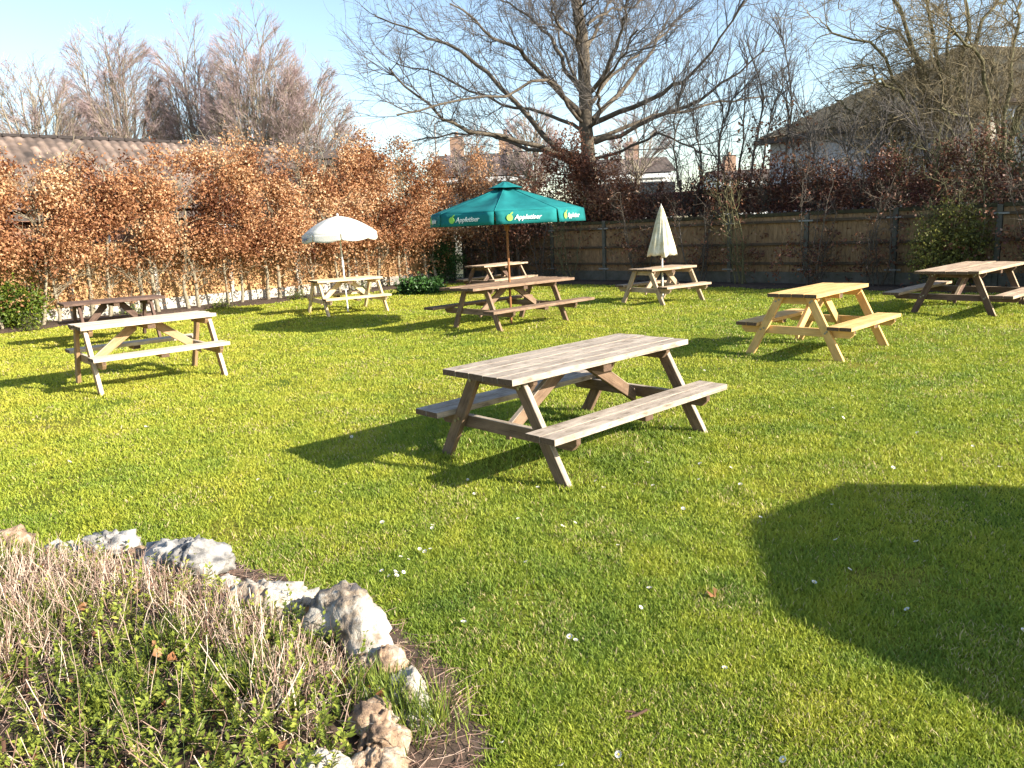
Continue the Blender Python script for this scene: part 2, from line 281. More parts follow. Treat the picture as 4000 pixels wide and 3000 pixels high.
# ================================================================== PICNIC TABLES
def make_table(x, y, ang, d, wd_, label, topmat=None, legmat=None, npl=5, tilt=0, extra=None):
    L, W, so, sw, hs, fs, fx, H = d; ang = math.radians(ang); th = .042
    root = empty('picnic_table', (x, y, 0), ang); tag(root, label, 'picnic table', 'picnic tables on the lawn'); tm = topmat or wd_; lm = legmat or wd_
    g = .007; pw = (W-(npl-1)*g)/npl; B_ = Boards()
    for k in range(npl):
        e = rnd.uniform(-.016, .016); B_.box((e/2, -W/2+pw/2+k*(pw+g), H-th/2+rnd.uniform(-.002, .002)), (L+e, pw, th), 'x', .0008, Matrix.Rotation(rnd.uniform(-.0035, .0035), 3, 'Y')@Matrix.Rotation(rnd.uniform(-.02, .02), 3, 'X')@Matrix.Rotation(rnd.uniform(-.0015, .0015), 3, 'Z'))
    B_.build('tabletop', tm, root)
    for s in (1, -1):
        B_ = Boards(); n2 = 2; p2 = (sw-g)/2
        for k in range(2): e = rnd.uniform(-.01, .01); B_.box((e/2, s*(so-p2/2-k*(p2+g)), hs-th/2+rnd.uniform(-.001, .001)), (L+e, p2, th), 'x', .001)
        B_.build('seat', tm, root)
    t_ = W*.30; lt = .045
    for ex in (-1, 1):
        for s in (1, -1):
            B_ = Boards(tm); top = Vector((0, s*t_, H-th-.002)); bot = Vector((0, s*fs, -.015)); dirv = (top-bot); wh = .048/abs(dirv.normalized().z)
            xo = ex*(fx+(.024 if s > 0 else .024)); x0 = xo-lt/2
            B_.prism([(x0, bot.y-wh, bot.z), (x0, bot.y+wh, bot.z), (x0, top.y+wh, top.z), (x0, top.y-wh, top.z)], Vector((lt, 0, 0)), dirv, .004); B_.build('leg', lm, root)
        B_ = Boards(tm); zb = hs-th-.002; bl = so-.015; xb = ex*(fx-.024)-.0225     # seat bearer with chamfered ends
        B_.prism([(xb, -bl, zb), (xb, -bl, zb-.045), (xb, -bl+.05, zb-.095), (xb, bl-.05, zb-.095), (xb, bl, zb-.045), (xb, bl, zb)], Vector((.045, 0, 0)), (0, 1, 0)); B_.build('crossbeam', lm, root)
        B_ = Boards(tm); zt = H-th-.002; tl = W/2-.03; xb = ex*(fx-.024)-.0225
        B_.prism([(xb, -tl, zt), (xb, -tl, zt-.03), (xb, -tl+.05, zt-.085), (xb, tl-.05, zt-.085), (xb, tl, zt-.03), (xb, tl, zt)], Vector((.045, 0, 0)), (0, 1, 0)); B_.build('top_batten', lm, root)
        B_ = Boards(tm); p0 = Vector((ex*(fx-.05), 0, hs-th-.09)); p1 = Vector((ex*.10, 0, H-th-.05)); dv = p1-p0; wz = .047/abs(dv.normalized().x)*1.0     # diagonal brace
        wz = min(wz, .09); B_.prism([(p0.x, -.022, p0.z-wz), (p1.x, -.022, p1.z-wz+.02), (p1.x, -.022, H-th-.003), (p1.x+ex*.07, -.022, H-th-.003), (p0.x, -.022, p0.z+wz)], Vector((0, .044, 0)), dv); B_.build('brace', lm, root)
    B_ = Boards(); B_.box((0, 0, H-th-.035), (.09, W-.06, .066), 'y'); B_.build('centre_batten', lm, root)
    for s in (1, -1): B_ = Boards(); B_.box((0, s*(so-sw/2), hs-th-.025), (.09, sw-.03, .046), 'y'); B_.build('seat_batten', lm, root)
    # coach bolts on the legs
    bm = bmesh.new()
    for ex in (-1, 1):
        for s in (1, -1):
            for zz_ in (hs-.09, hs-.07, H-.1, H-.08):
                f = zz_/(H-th); yy = s*(fs+(t_-fs)*f)+(.015 if zz_ in (hs-.09, H-.1) else -.015)
                mt = Matrix.Translation((ex*(fx+.048), yy, zz_))@Matrix.Rotation(math.pi/2, 4, 'Y'); bmesh.ops.create_cone(bm, cap_ends=True, segments=8, radius1=.013, radius2=.010, depth=.010, matrix=mt)
    me = bpy.data.meshes.new('bolts'); bm.to_mesh(me); bm.free(); link('bolts', me, STEEL, root)
    root.rotation_euler = (0, tilt, ang); return root
ENDG = plain('end_grain_shaded', (.16, .10, .065), .95, (.07, .045, .03), 60, .5, .003)  # brown of the end grain, with the shade on board ends painted in
STEEL = plain('dull_steel', (.35, .34, .33), .45, (.2, .17, .15), 40, .1, .001, 1)
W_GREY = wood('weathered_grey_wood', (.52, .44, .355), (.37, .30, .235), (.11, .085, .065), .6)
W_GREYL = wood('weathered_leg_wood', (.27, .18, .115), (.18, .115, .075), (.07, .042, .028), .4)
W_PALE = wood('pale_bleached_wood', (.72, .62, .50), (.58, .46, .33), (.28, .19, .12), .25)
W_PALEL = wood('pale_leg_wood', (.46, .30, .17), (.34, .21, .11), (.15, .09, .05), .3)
W_DARK = wood('dark_brown_wood', (.20, .125, .095), (.12, .075, .058), (.04, .025, .02), .5)
W_BROWN = wood('brown_wood', (.34, .23, .155), (.23, .15, .10), (.07, .045, .03), .5)
W_TAN = wood('tan_wood', (.58, .44, .31), (.42, .30, .20), (.14, .09, .06), .35)
W_NEW = wood('new_yellow_wood', (.76, .50, .22), (.66, .40, .15), (.40, .20, .06), .12)
W_CREAM = wood('cream_wood', (.75, .62, .42), (.66, .48, .27), (.36, .21, .09), .15)
W_POLE = wood('varnished_pole_wood', (.45, .17, .05), (.34, .11, .03), (.16, .05, .015), .2)
TB = {
 'A': (.49, 5.83, 43.3, (2.02, .72, .72, .26, .38, .62, .79, .72)),
 'B': (-4.57, 9.62, 40.8, (1.57, .64, .70, .25, .44, .56, .70, .78)),
 'C': (-7.04, 13.75, 37.4, (1.62, .71, .75, .25, .39, .60, .55, .75)),
 'D': (-3.56, 17.04, 31.3, (1.46, .68, .79, .25, .38, .68, .64, .74)),
 'E': (.04, 13.47, 43.6, (2.45, .86, .89, .25, .39, .58, .78, .74)),
 'F': (-.25, 20.6, 48.9, (1.75, .70, .68, .25, .38, .63, .63, .73)),
 'G': (3.23, 16.03, 36.9, (1.35, .66, .72, .25, .38, .56, .58, .72)),
 'H': (3.85, 9.48, 44.1, (1.51, .60, .71, .28, .41, .57, .64, .77)),
 'I': (7.60, 12.59, 41.8, (2.36, .92, .93, .26, .36, .58, .76, .71))}
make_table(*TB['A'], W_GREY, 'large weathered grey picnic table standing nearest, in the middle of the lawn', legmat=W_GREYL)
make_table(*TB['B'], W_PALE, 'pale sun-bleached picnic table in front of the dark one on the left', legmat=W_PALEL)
make_table(*TB['C'], W_DARK, 'dark brown picnic table by the copper hedge, behind the bleached table')
make_table(*TB['D'], W_CREAM, 'cream coloured picnic table with the open white parasol through its top')
make_table(*TB['E'], W_BROWN, 'long brown picnic table with the open green parasol through its top', npl=6)
make_table(*TB['F'], W_DARK, 'small dark picnic table near the fence corner, behind the green parasol', topmat=W_TAN)
make_table(*TB['G'], W_TAN, 'light tan picnic table with the furled cream parasol, before the shaded fence', npl=5)
make_table(*TB['H'], W_NEW, 'new golden yellow picnic table on the right of the lawn', npl=4)
make_table(*TB['I'], W_DARK, 'wide dark picnic table with tan top cut off by the right edge', topmat=W_TAN, npl=6)
# ================================================================== PARASOLS
def cloth(name, c, c2, trans=.25, scale=3, bs=.25):
    m, t, b = new_mat(name); f = noise_tex(t, scale, 5, .6); col = ramp(t, f, [(.3, c2), (.6, c)]); t.links.new(col, b.inputs['Base Color']); b.inputs['Roughness'].default_value = .85; b.inputs['Specular IOR Level'].default_value = .15
    bump(t, b, f, bs, .02); tr = nd(t, 'ShaderNodeBsdfTranslucent'); t.links.new(col, tr.inputs[0]); mx = nd(t, 'ShaderNodeMixShader'); mx.inputs[0].default_value = trans
    t.links.new(b.outputs[0], mx.inputs[1]); t.links.new(tr.outputs[0], mx.inputs[2]); out = [n for n in t.nodes if n.type == 'OUTPUT_MATERIAL'][0]; t.links.new(mx.outputs[0], out.inputs[0]); return m
GREEN = cloth('green_canvas', (.014, .18, .18), (.007, .10, .105), .03, 2.2, .6); WHITEC = cloth('white_canvas', (.84, .82, .76), (.78, .75, .66), .3); CREAMC = cloth('cream_canvas', (.82, .77, .62), (.58, .50, .26), .2, 7)
WHITEM = plain('white_metal', (.78, .78, .76), .4, (.65, .64, .6), 20, .05, .001, .0); TXT = plain('white_print', (.82, .86, .84), .8, bs=0); LIME = plain('lime_print', (.28, .62, .10), .8, bs=0); BLUEP = plain('blue_print', (.10, .16, .34), .8, (.2, .26, .42), 60, 0); YELP = plain('yellow_print', (.72, .66, .25), .85, (.78, .74, .5), 20, 0)
def tube_obj(name, p0, p1, r0, r1, m, parent, sides=16):
    T = Tubes(); P = np.linspace(np.array(p0, float), np.array(p1, float), 4); T.add(P, np.linspace(r0, r1, 4), sides); V, Fq, A = T.arrays(); n = len(V)
    return np_mesh(name, V, [Fq, [list(range(sides))[::-1]] if sides == 4 else Fq[:0], ], m, parent, None, True)
def canopy_mesh(name, R, z0, z1, m, parent, ph, n=8, dome=0., sag=.03, rin=.06, thick=.004, scal=0.):
    """panels between ribs; z0 hem, z1 apex"""
    V = []; Fs = []; ka = n*6; kr = 9
    for j in range(kr):
        t = rin+(1-rin)*j/(kr-1)
        for i in range(ka):
            q = (i % 6)/6; a = ph+2*math.pi*i/ka; seg = math.cos(math.pi/n)/math.cos((q-.5)*2*math.pi/n) if not dome else 1-scal*math.sin(math.pi*q)*t
            rr = R*t*seg; zz_ = z1+(z0-z1)*(t if not dome else t**2*dome+t*(1-dome)); zz_ -= sag*math.sin(math.pi*q)*math.sin(math.pi*t)+(.006*noise.noise(Vector((rr*math.sin(a)*5, rr*math.cos(a)*5, R*9)))*t)
            V.append((rr*math.sin(a), -rr*math.cos(a), zz_))
    for j in range(kr-1):
        for i in range(ka): Fs.append((j*ka+i, j*ka+(i+1) % ka, (j+1)*ka+(i+1) % ka, (j+1)*ka+i))
    o = np_mesh(name, V, [Fs], m, parent, None, dome > 0); md = o.modifiers.new('s', 'SOLIDIFY'); md.thickness = thick; return o, V[-ka:]
def text_mesh(name, body, size, m, parent, mat4, shear=.3):
    cu = bpy.data.curves.new('t', 'FONT'); cu.body = body; cu.size = size; cu.shear = shear; cu.align_x = 'LEFT'; cu.align_y = 'CENTER'; cu.extrude = .0015; cu.resolution_u = 2; cu.offset = .0014
    o = bpy.data.objects.new('t', cu); C.objects.link(o); bpy.context.view_layer.update(); me = bpy.data.meshes.new_from_object(o.evaluated_get(bpy.context.evaluated_depsgraph_get())); bpy.data.objects.remove(o)
    me.transform(mat4); me.materials.clear(); return link(name, me, m, parent)
def big_parasol(x, y, label, ph, R=1.33, zh=1.93, za=2.40, base=0):
    root = empty('parasol', (x, y, 0)); tag(root, label, 'parasol', 'big green octagonal parasols'); ph0 = math.radians(ph)
    tube_obj('pole', (0, 0, -.02), (0, 0, za-.02), .021, .019, W_POLEU, root)
    can, hem = canopy_mesh('canopy', R, zh, za-.03, GREEN, root, ph0, sag=.05)
    canopy_mesh('vent_cap', .30, za-.07, za+.05, GREEN, root, ph0, rin=.1, sag=.01)
    n = 8
    for k in range(n):
        a0 = ph0+2*math.pi*k/n; a1 = a0+2*math.pi/n; c0 = Vector((R*math.sin(a0), -R*math.cos(a0), zh)); c1 = Vector((R*math.sin(a1), -R*math.cos(a1), zh)); e = (c1-c0); u = e.normalized(); nrm = Vector((math.sin((a0+a1)/2), -math.cos((a0+a1)/2), 0))
        V = []; g = .012
        for j in range(4):
            for i in range(9):
                q = i/8; p = c0+u*(g+q*(e.length-2*g)); V.append(p+Vector((0, 0, -.20*j/3))+nrm*(.012*math.sin(q*6+k)*j/3+.02*j/3))
        o = np_mesh('valance', [tuple(v) for v in V], [[(j*9+i, j*9+i+1, (j+1)*9+i+1, (j+1)*9+i) for j in range(3) for i in range(8)]], GREEN, root, None, True); md = o.modifiers.new('s', 'SOLIDIFY'); md.thickness = .003; md.offset = 0
        org = c0+e*.30+Vector((0, 0, -.105))+nrm*.034; Mx = Matrix((u, Vector((0, 0, 1)), nrm)).transposed().to_4x4(); Mx.translation = org
        text_mesh('lettering', 'Appletiser', .104, TXT, root, Mx)
        bm = bmesh.new(); 
        mt = Mx@Matrix.Translation((-.075, .0, .0)); bmesh.ops.create_cone(bm, cap_ends=True, segments=20, radius1=.052, radius2=.050, depth=.004, matrix=mt)
        mt = Mx@Matrix.Translation((-.042, .064, .0))@Matrix.Rotation(.7, 4, 'Z')@Matrix.Diagonal((.032, .012, 1, 1)); bmesh.ops.create_cone(bm, cap_ends=True, segments=10, radius1=1, radius2=1, depth=.003, matrix=mt)
        me = bpy.data.meshes.new('apple_mark'); bm.to_mesh(me); bm.free(); link('apple_mark', me, LIME, root)
        T = Tubes(); T.add([((.06+.94*q_)*R*math.sin(a0), -(.06+.94*q_)*R*math.cos(a0), za-.03+(zh-za+.03)*(.06+.94*q_)+.004) for q_ in np.linspace(.06, .998, 6)], [.006]*6, 5); T.build('seam', GREEN, root)
        c = Vector((R*math.sin(a0)*.97, -R*math.cos(a0)*.97, zh-.012)); tube_obj('rib', (0, 0, za-.08), c, .011, .009, W_POLEU, root, 6)
        s0 = Vector((0, 0, zh-.25)); s1 = Vector((R*math.sin(a0)*.5, -R*math.cos(a0)*.5, (za-.08+zh-.012)/2)); tube_obj('strut', s0, s1, .009, .008, W_POLEU, root, 6)
    tube_obj('hub', (0, 0, zh-.31), (0, 0, zh-.21), .045, .045, W_POLEU, root)
    return root
W_POLEU = plain('varnished_pole', (.34, .15, .06), .5, (.22, .085, .03), 3, .1, .002, sc3=(20, 20, 1.5))
big_parasol(.04, 13.47, 'open green octagonal parasol with white lettering on its valance', -8)
big_parasol(6.12, 1.72, 'open green octagonal parasol standing off to the right, its shadow on the near lawn', 12, R=1.30)
# white domed parasol
root = empty('parasol', (-3.56, 17.04, 0)); tag(root, 'open white domed parasol over the cream table by the hedge', 'parasol'); root.rotation_euler = (0, math.radians(-1.2), 0)
tube_obj('pole', (0, 0, -.02), (0, 0, 2.06), .018, .016, WHITEM, root); R = .80; ph0 = math.radians(-32)
canopy_mesh('canopy', R, 1.70, 2.08, WHITEC, root, ph0, dome=.75, sag=.012, rin=.03, scal=.04)
bm = bmesh.new(); bmesh.ops.create_uvsphere(bm, u_segments=10, v_segments=8, radius=.025, matrix=Matrix.Translation((0, 0, 2.10))@Matrix.Diagonal((1, 1, 1.6, 1))); me = bpy.data.meshes.new('finial'); bm.to_mesh(me); bm.free(); link('finial', me, WHITEM, root)
for k in range(8):
    V = []; nn = 12
    for j in range(5):
        for i in range(nn+1):
            q = .012+.976*i/nn; a = ph0+2*math.pi*(k+q)/8; rr = R*(1-.04*math.sin(math.pi*q))+.012*j/4; V.append((rr*math.sin(a), -rr*math.cos(a), 1.703-(.13+.045*math.sin(math.pi*q))*j/4))
    o = np_mesh('valance', V, [[(j*(nn+1)+i, j*(nn+1)+i+1, (j+1)*(nn+1)+i+1, (j+1)*(nn+1)+i) for j in range(4) for i in range(nn)]], WHITEC, root, None, True); md = o.modifiers.new('s', 'SOLIDIFY'); md.thickness = .003; md.offset = 0
    a = ph0+2*math.pi*k/8; Pq = [(0, 0, 2.03)]+[(R*t*math.sin(a), -R*t*math.cos(a), 2.06-.36*(t*t*.75+t*.25)) for t in (.3, .6, .97)]; T = Tubes(); T.add(Pq, [.005]*4, 5); T.build('rib', WHITEM, root)
    T = Tubes(); T.add([(0, 0, 1.60), (R*.5*math.sin(a), -R*.5*math.cos(a), 1.905)], [.004]*2, 5); T.build('strut', WHITEM, root)
tube_obj('collar', (0, 0, 1.56), (0, 0, 1.63), .03, .03, WHITEM, root)
tube_obj('joint_sleeve', (0, 0, .98), (0, 0, 1.12), .025, .025, WHITEM, root)
def patch(a0, a1, zt, zb, off, m, name, parent, R=.8):    # printed panel following the valance curve
    V = []; n_ = 8
    for j in range(2):
        for i in range(n_+1): a = math.radians(a0+(a1-a0)*i/n_); rr = R+off; V.append((rr*math.sin(a), -rr*math.cos(a), zt if j == 0 else zb))
    return np_mesh(name, V, [[(i, i+1, n_+2+i, n_+1+i) for i in range(n_)]], m, parent)
for i_, (a, b_, c_, d_) in enumerate([(-66, -40, 1.655, 1.645), (-62, -44, 1.637, 1.612), (-58, -50, 1.605, 1.592)]): patch(a, b_, c_, d_, .017, BLUEP, 'printed_mark', root)
# furled cream parasol
root = empty('parasol', (3.23, 16.03, 0)); tag(root, 'furled cream parasol standing upright in the light tan table', 'parasol'); root.rotation_euler = (0, math.radians(-.6), 0)
tube_obj('pole', (0, 0, -.02), (0, 0, 1.0), .019, .019, WHITEM, root)
V = []; ka = 96; kr = 16
for j in range(kr):
    t = j/(kr-1)
    for i in range(ka):
        a = 2*math.pi*i/ka; rr = .012+.265*t**.85*(1+.10*math.cos(8*a+.6*math.sin(3*t))*t+.05*math.cos(13*a+2*t)); V.append((rr*math.cos(a), rr*math.sin(a), 1.96-.98*t-(.035*(.5+.5*math.cos(8*a))+.02*math.sin(3*a) if j == kr-1 else 0)))
o = np_mesh('canopy', V, [[(j*ka+i, j*ka+(i+1) % ka, (j+1)*ka+(i+1) % ka, (j+1)*ka+i) for j in range(kr-1) for i in range(ka)]], CREAMC, root, None, True); md = o.modifiers.new('s', 'SOLIDIFY'); md.thickness = .006
tube_obj('finial', (0, 0, 1.95), (0, 0, 2.0), .01, .006, WHITEM, root)
# ================================================================== FENCES
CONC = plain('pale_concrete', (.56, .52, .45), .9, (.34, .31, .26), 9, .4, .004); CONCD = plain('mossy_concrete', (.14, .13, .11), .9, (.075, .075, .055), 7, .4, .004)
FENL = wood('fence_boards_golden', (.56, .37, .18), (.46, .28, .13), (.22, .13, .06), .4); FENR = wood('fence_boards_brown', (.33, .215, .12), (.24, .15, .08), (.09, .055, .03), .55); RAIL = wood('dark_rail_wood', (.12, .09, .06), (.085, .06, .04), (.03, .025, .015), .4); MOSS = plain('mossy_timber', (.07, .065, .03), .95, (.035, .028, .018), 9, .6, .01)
BRK = plain('galvanised_bracket', (.32, .32, .3), .6, (.2, .2, .2), 30, 0)
def fence(fn, dv, nv, s0, s1, h, label, pm, cm, rails, s_first):
    root = empty('fence', fn((s0+s1)/2)); tag(root, label, 'fence'); base = root.location; ang = math.atan2(dv[1], dv[0]); Rz = Matrix.Rotation(ang, 3, 'Z'); bay = 1.93
    s = s_first
    while s < s1:
        c = fn(s)-base; B_ = Boards(); hp = h+.07+rnd.uniform(-.03, .03); B_.box((c.x, c.y, hp/2), (.10, .12, hp), 'z', .008, Rz); B_.build('post', cm, root)
        if rails:
            B_ = Boards()
            for zr in (h-.12, .38):
                q = fn(s, -.075)-base; B_.box((q.x, q.y, zr), (.34, .012, .035), 'x', .002, Rz)
            B_.build('bracket', BRK, root)
        mid = s+bay/2; c = fn(mid)-base; B_ = Boards(); B_.box((c.x, c.y, .16), (bay-.11, .05, .32), 'x', .004, Rz); B_.build('gravel_board', cm, root)
        B_ = Boards(); nb = 17; bw = (bay-.12)/nb
        for k in range(nb):
            ss = s+.06+bw*(k+.5); q = fn(ss, .0)-base; hh = h-.32+rnd.uniform(-.008, .008); B_.box((q.x, q.y, .322+hh/2), (bw-.003, .018+.006*(k % 2)+rnd.uniform(0, .003), hh), 'z', .002, Rz)
        B_.build('panel', pm, root)
        if rails:
            for zr in (.52, .98, h-.12):
                q = fn(mid, -.05)-base; B_ = Boards(); B_.box((q.x, q.y, zr), (bay-.11, .05, .06), 'x', .004, Rz); B_.build('rail', RAIL, root)
            q = fn(mid, 0)-base; B_ = Boards(); B_.box((q.x, q.y, h+.045), (bay-.105, .07, .085), 'x', .004, Rz); B_.build('capping', MOSS, root)
        else:
            q = fn(mid, 0)-base; B_ = Boards(); B_.box((q.x, q.y, h+.018), (bay-.105, .06, .03), 'x', .004, Rz); B_.build('capping', pm, root)
        s += bay
    return root
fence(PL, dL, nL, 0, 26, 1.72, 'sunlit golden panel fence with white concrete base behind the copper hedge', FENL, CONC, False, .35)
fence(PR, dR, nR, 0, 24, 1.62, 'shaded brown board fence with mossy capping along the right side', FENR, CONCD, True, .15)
# ================================================================== COPPER BEECH HEDGE
BARK = plain('beech_bark', (.34, .28, .20), .9, (.16, .14, .09), 20, .5, .01); BARKD = plain('dark_bark', (.14, .11, .085), .9, (.06, .05, .04), 18, .5, .01); BARKG = plain('green_bark', (.17, .15, .07), .9, (.08, .075, .04), 18, .5, .01)
COPPER = leafy('copper_leaves', [(0, (.11, .038, .020)), (.25, (.29, .12, .055)), (.55, (.48, .24, .115)), (.85, (.63, .38, .20)), (1, (.74, .53, .33))], .35, .5)
TANL = leafy('tan_leaves', [(0, (.16, .07, .035)), (.5, (.40, .20, .09)), (1, (.62, .38, .20))], .3, .5)
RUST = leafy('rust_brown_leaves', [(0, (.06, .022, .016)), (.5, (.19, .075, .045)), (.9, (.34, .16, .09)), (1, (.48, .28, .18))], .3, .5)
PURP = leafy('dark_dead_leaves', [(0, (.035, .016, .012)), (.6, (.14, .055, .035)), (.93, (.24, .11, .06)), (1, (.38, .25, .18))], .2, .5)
hed_top = [(0, 320), (60, 350), (130, 335), (160, 300), (240, 350), (300, 355), (380, 335), (430, 320), (490, 285), (550, 310), (590, 292), (640, 318), (700, 330), (760, 322), (800, 290), (820, 275), (860, 300), (900, 318), (940, 350), (980, 400)]
def hedge_plant(s, H, label, grp, fn=PL, dn=-.62, width=1.25, nleaf=6500, lm=COPPER, zlow=1.55, low=900, lowmat=TANL, bark=BARK, depth=.62, stems=2, size=.072, gap=.27, cat='shrub', name='beech_shrub'):
    b = fn(s, dn); root = empty(name, b); tag(root, label, cat, grp); T = Tubes(); bx = np.array([b.x, b.y, 0.])
    dv = np.array([*(dL if fn is PL else dR), 0]); nv = np.array([*(nL if fn is PL else nR), 0]); tw = []
    for k in range(stems):
        o = dv*(k-(stems-1)/2)*.35*rnd.uniform(.7, 1.3)+nv*rnd.uniform(-.1, .1); top = o+dv*rnd.uniform(-.3, .3)+np.array([0, 0, H*rnd.uniform(.8, 1.0)]); P = smooth_path([o, o+(top-o)*.3+RS.normal(0, .05, 3), o+(top-o)*.65+RS.normal(0, .09, 3), top], 10, .012)
        r0 = rnd.uniform(.035, .06); T.add(P, np.linspace(r0, .01, 10), 7); tw.append(P)
    tw = np.array(tw); A, D, _ = along(tw, 26, .18, .98); D2 = side_dirs(D, 1.5, .6, .25); Q = twigs(T, A, D2, .35+.55*RS.rand(len(A)), .008+.008*RS.rand(len(A)), 5, .3, .1, 4)
    A, D, _ = along(Q, 5); Q2 = twigs(T, A, side_dirs(D, 1.2, .4, .1), .15+.3*RS.rand(len(A)), .004+.003*RS.rand(len(A)), 4, .4, .05, 3)
    T.build('stem', bark, root)
    # foliage: clumps through the volume, uneven outline and gaps
    nc = int(nleaf/34); cu = (RS.rand(nc)-.5)*width*1.35; top_ = np.array([noise.noise(Vector((float(s+u_)*2.1, 7.7, 1.1)))*.9+noise.noise(Vector((float(s+u_)*5.5, 2.7, 4.1)))*.6 for u_ in cu]); Hl = H*(1-.05+.24*top_)
    zl_ = zlow-.38*np.abs(top_)-.25*RS.rand(nc)**2; cz = zl_+(Hl-zl_)*RS.rand(nc)**1.04; f = np.clip((cz-zlow)/(H-zlow+1e-6), 0, 1.2); cw = (RS.rand(nc)-.5)*2*depth*np.clip(1.25-f, .25, 1)
    hole = np.array([noise.noise(Vector((float(s+u_)*1.5, float(z_)*1.5, 3.3))) for u_, z_ in zip(cu, cz)]); k_ = hole > -gap; cu, cw, cz = cu[k_], cw[k_], cz[k_]; nc = len(cu)
    ctr = cu[:, None]*dv+cw[:, None]*nv+cz[:, None]*np.array([0, 0, 1.]); P = np.repeat(ctr, 34, 0)+RS.normal(0, 1, (nc*34, 3))*(.15, .15, .13)
    big_ = np.array([noise.noise(Vector((float(s+u_)*1.1, float(z_)*1.3, 9.3)))+.6*noise.noise(Vector((float(s+u_)*3.1, float(z_)*3.3, 2.3))) for u_, z_ in zip(cu, cz)]); tone = np.clip(np.repeat(RS.rand(nc)*.5+.55*big_, 34)+RS.rand(len(P))*.55, 0, 1)
    leaves_obj('foliage', P, size, lm, root, tone, asp=.6)
    if low:
        nc = low//20; ctr = ((RS.rand(nc)-.5)*width)[:, None]*dv+((RS.rand(nc)-.5)*.8)[:, None]*nv+(.42+1.25*RS.rand(nc)**1.0)[:, None]*np.array([0, 0, 1.]); P = np.repeat(ctr, 20, 0)+RS.normal(0, .11, (nc*20, 3)); P[:, 2] = np.maximum(P[:, 2], .05)
        leaves_obj('low_foliage', P, size*.95, lowmat, root, None, asp=.6)
    return root
k = 0; s = 24.5; plants = []
while s > 1.2: plants.append(s); s -= 1.08
for k, s in enumerate(plants):
    b = PL(s, -.62); v = Vector((b.x, b.y, 2.8))-Vector((0, 0, CH)); dep = v.dot(Fw); px = (512+F*(v.dot(Rv))/dep)/S; pyt = np.interp(px, [a for a, _ in hed_top], [b_ for _, b_ in hed_top]); H = at(px, pyt, b.y).z-.22
    H = min(max(H, 2.9), 5.0) if px > 0 else 3.7
    hedge_plant(s, H, f'{ORD[k]} copper-leaved beech of the sunlit left hedge, counting from the left', 'beech plants of the left hedge', gap=.5 if s < 4 else .2, low=620 if px < 600 else 980, nleaf=11500)
# right side: copper and dark shrubs along the shaded fence
cs = [(.9, 3.7), (2.0, 3.9), (3.1, 3.4)]
for k, (s, H) in enumerate(cs):
    hedge_plant(s, H, ['tall copper beech left of the green parasol peak, in the fence corner', 'copper beech rising just behind the green parasol peak', 'lower reddish beech right of the green parasol peak'][k], 'copper shrubs in the fence corner', PR, -.55, 1.2, 4600, COPPER if k < 2 else RUST, 1.5, 500, PURP, BARKD, .5)
bx_ = [4.2, 5.2, 6.1]
for k, s in enumerate(bx_):
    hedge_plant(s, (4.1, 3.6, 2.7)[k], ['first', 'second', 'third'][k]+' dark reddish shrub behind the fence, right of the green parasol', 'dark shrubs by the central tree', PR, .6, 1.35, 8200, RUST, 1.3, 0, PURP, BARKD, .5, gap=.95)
# bare climbers and stems trained on the shaded fence
for k, s in enumerate([1.6, 2.7, 3.9, 5.0, 7.4, 9.1, 10.3, 12.1, 13.5, 14.9, 16.4, 17.8, 19.2]):
    b = PR(s, -.4); root = empty('bare_shrub', b); tag(root, f'{ORD[k]} leafless shrub against the shaded right fence, counting from the corner', 'shrub', 'leafless shrubs along the right fence'); T = Tubes(); st = []
    for j in range(4):
        o = np.array([rnd.uniform(-.2, .2), rnd.uniform(-.1, .1), 0]); top = o+np.array([rnd.uniform(-.5, .5), rnd.uniform(-.3, .3), rnd.uniform(1.6, 2.5)]); P = smooth_path([o, o+(top-o)*.4+RS.normal(0, .1, 3), top], 9, .015); T.add(P, np.linspace(rnd.uniform(.016, .032), .006, 9), 6); st.append(P)
    st = np.array(st); A, D, _ = along(st, 16, .15); Q = twigs(T, A, side_dirs(D, 1.4, .5, .15), .25+.5*RS.rand(len(A)), .005+.005*RS.rand(len(A)), 5, .4, .05, 3); A, D, _ = along(Q, 5); Q2 = twigs(T, A, side_dirs(D, 1.2, .4), .1+.25*RS.rand(len(A)), .003+.002*RS.rand(len(A)), 4, .4, 0, 3)
    T.build('stem', BARKD if k % 3 else BARKG, root); ends = np.concatenate([Q2[:, -1], Q[:, -1]]); kk = RS.rand(len(ends)) < .55; P = ends[kk]+RS.normal(0, .04, (kk.sum(), 3)); P = P[P[:, 2] > .1]; leaves_obj('dead_leaves', P, .07, PURP, root, .4+.6*RS.rand(len(P)))
    if k >= 4: 
        nc = 34 if k in (7, 9, 10) else 16; ctr = np.array([0, 0, .6 if k % 2 else 1.0])+RS.normal(0, 1, (nc, 3))*(.5, .2, .35); P = np.repeat(ctr, 16, 0)+RS.normal(0, .07, (nc*16, 3)); P[:, 2] = np.maximum(P[:, 2], .05); leaves_obj('foliage', P, .075, PURP, root, .3+.7*RS.rand(len(P)))
# dark hedge mass behind the right fence, tops following the photograph
for k in range(15):
    s = 6.9+k*1.12; H = np.interp(s, [6, 9, 12, 16, 22], [2.5, 2.7, 2.85, 3.05, 3.3])+rnd.uniform(-.12, .12)
    hedge_plant(s, H, f'{ORD[k]} dark bare shrub in the hedge behind the right fence, from the tree', 'dark shrubs behind the right fence', PR, .75, 1.4, 5200, PURP, .9, 0, PURP, BARKG if k > 5 else BARKD, .5, 3, .06, .75)
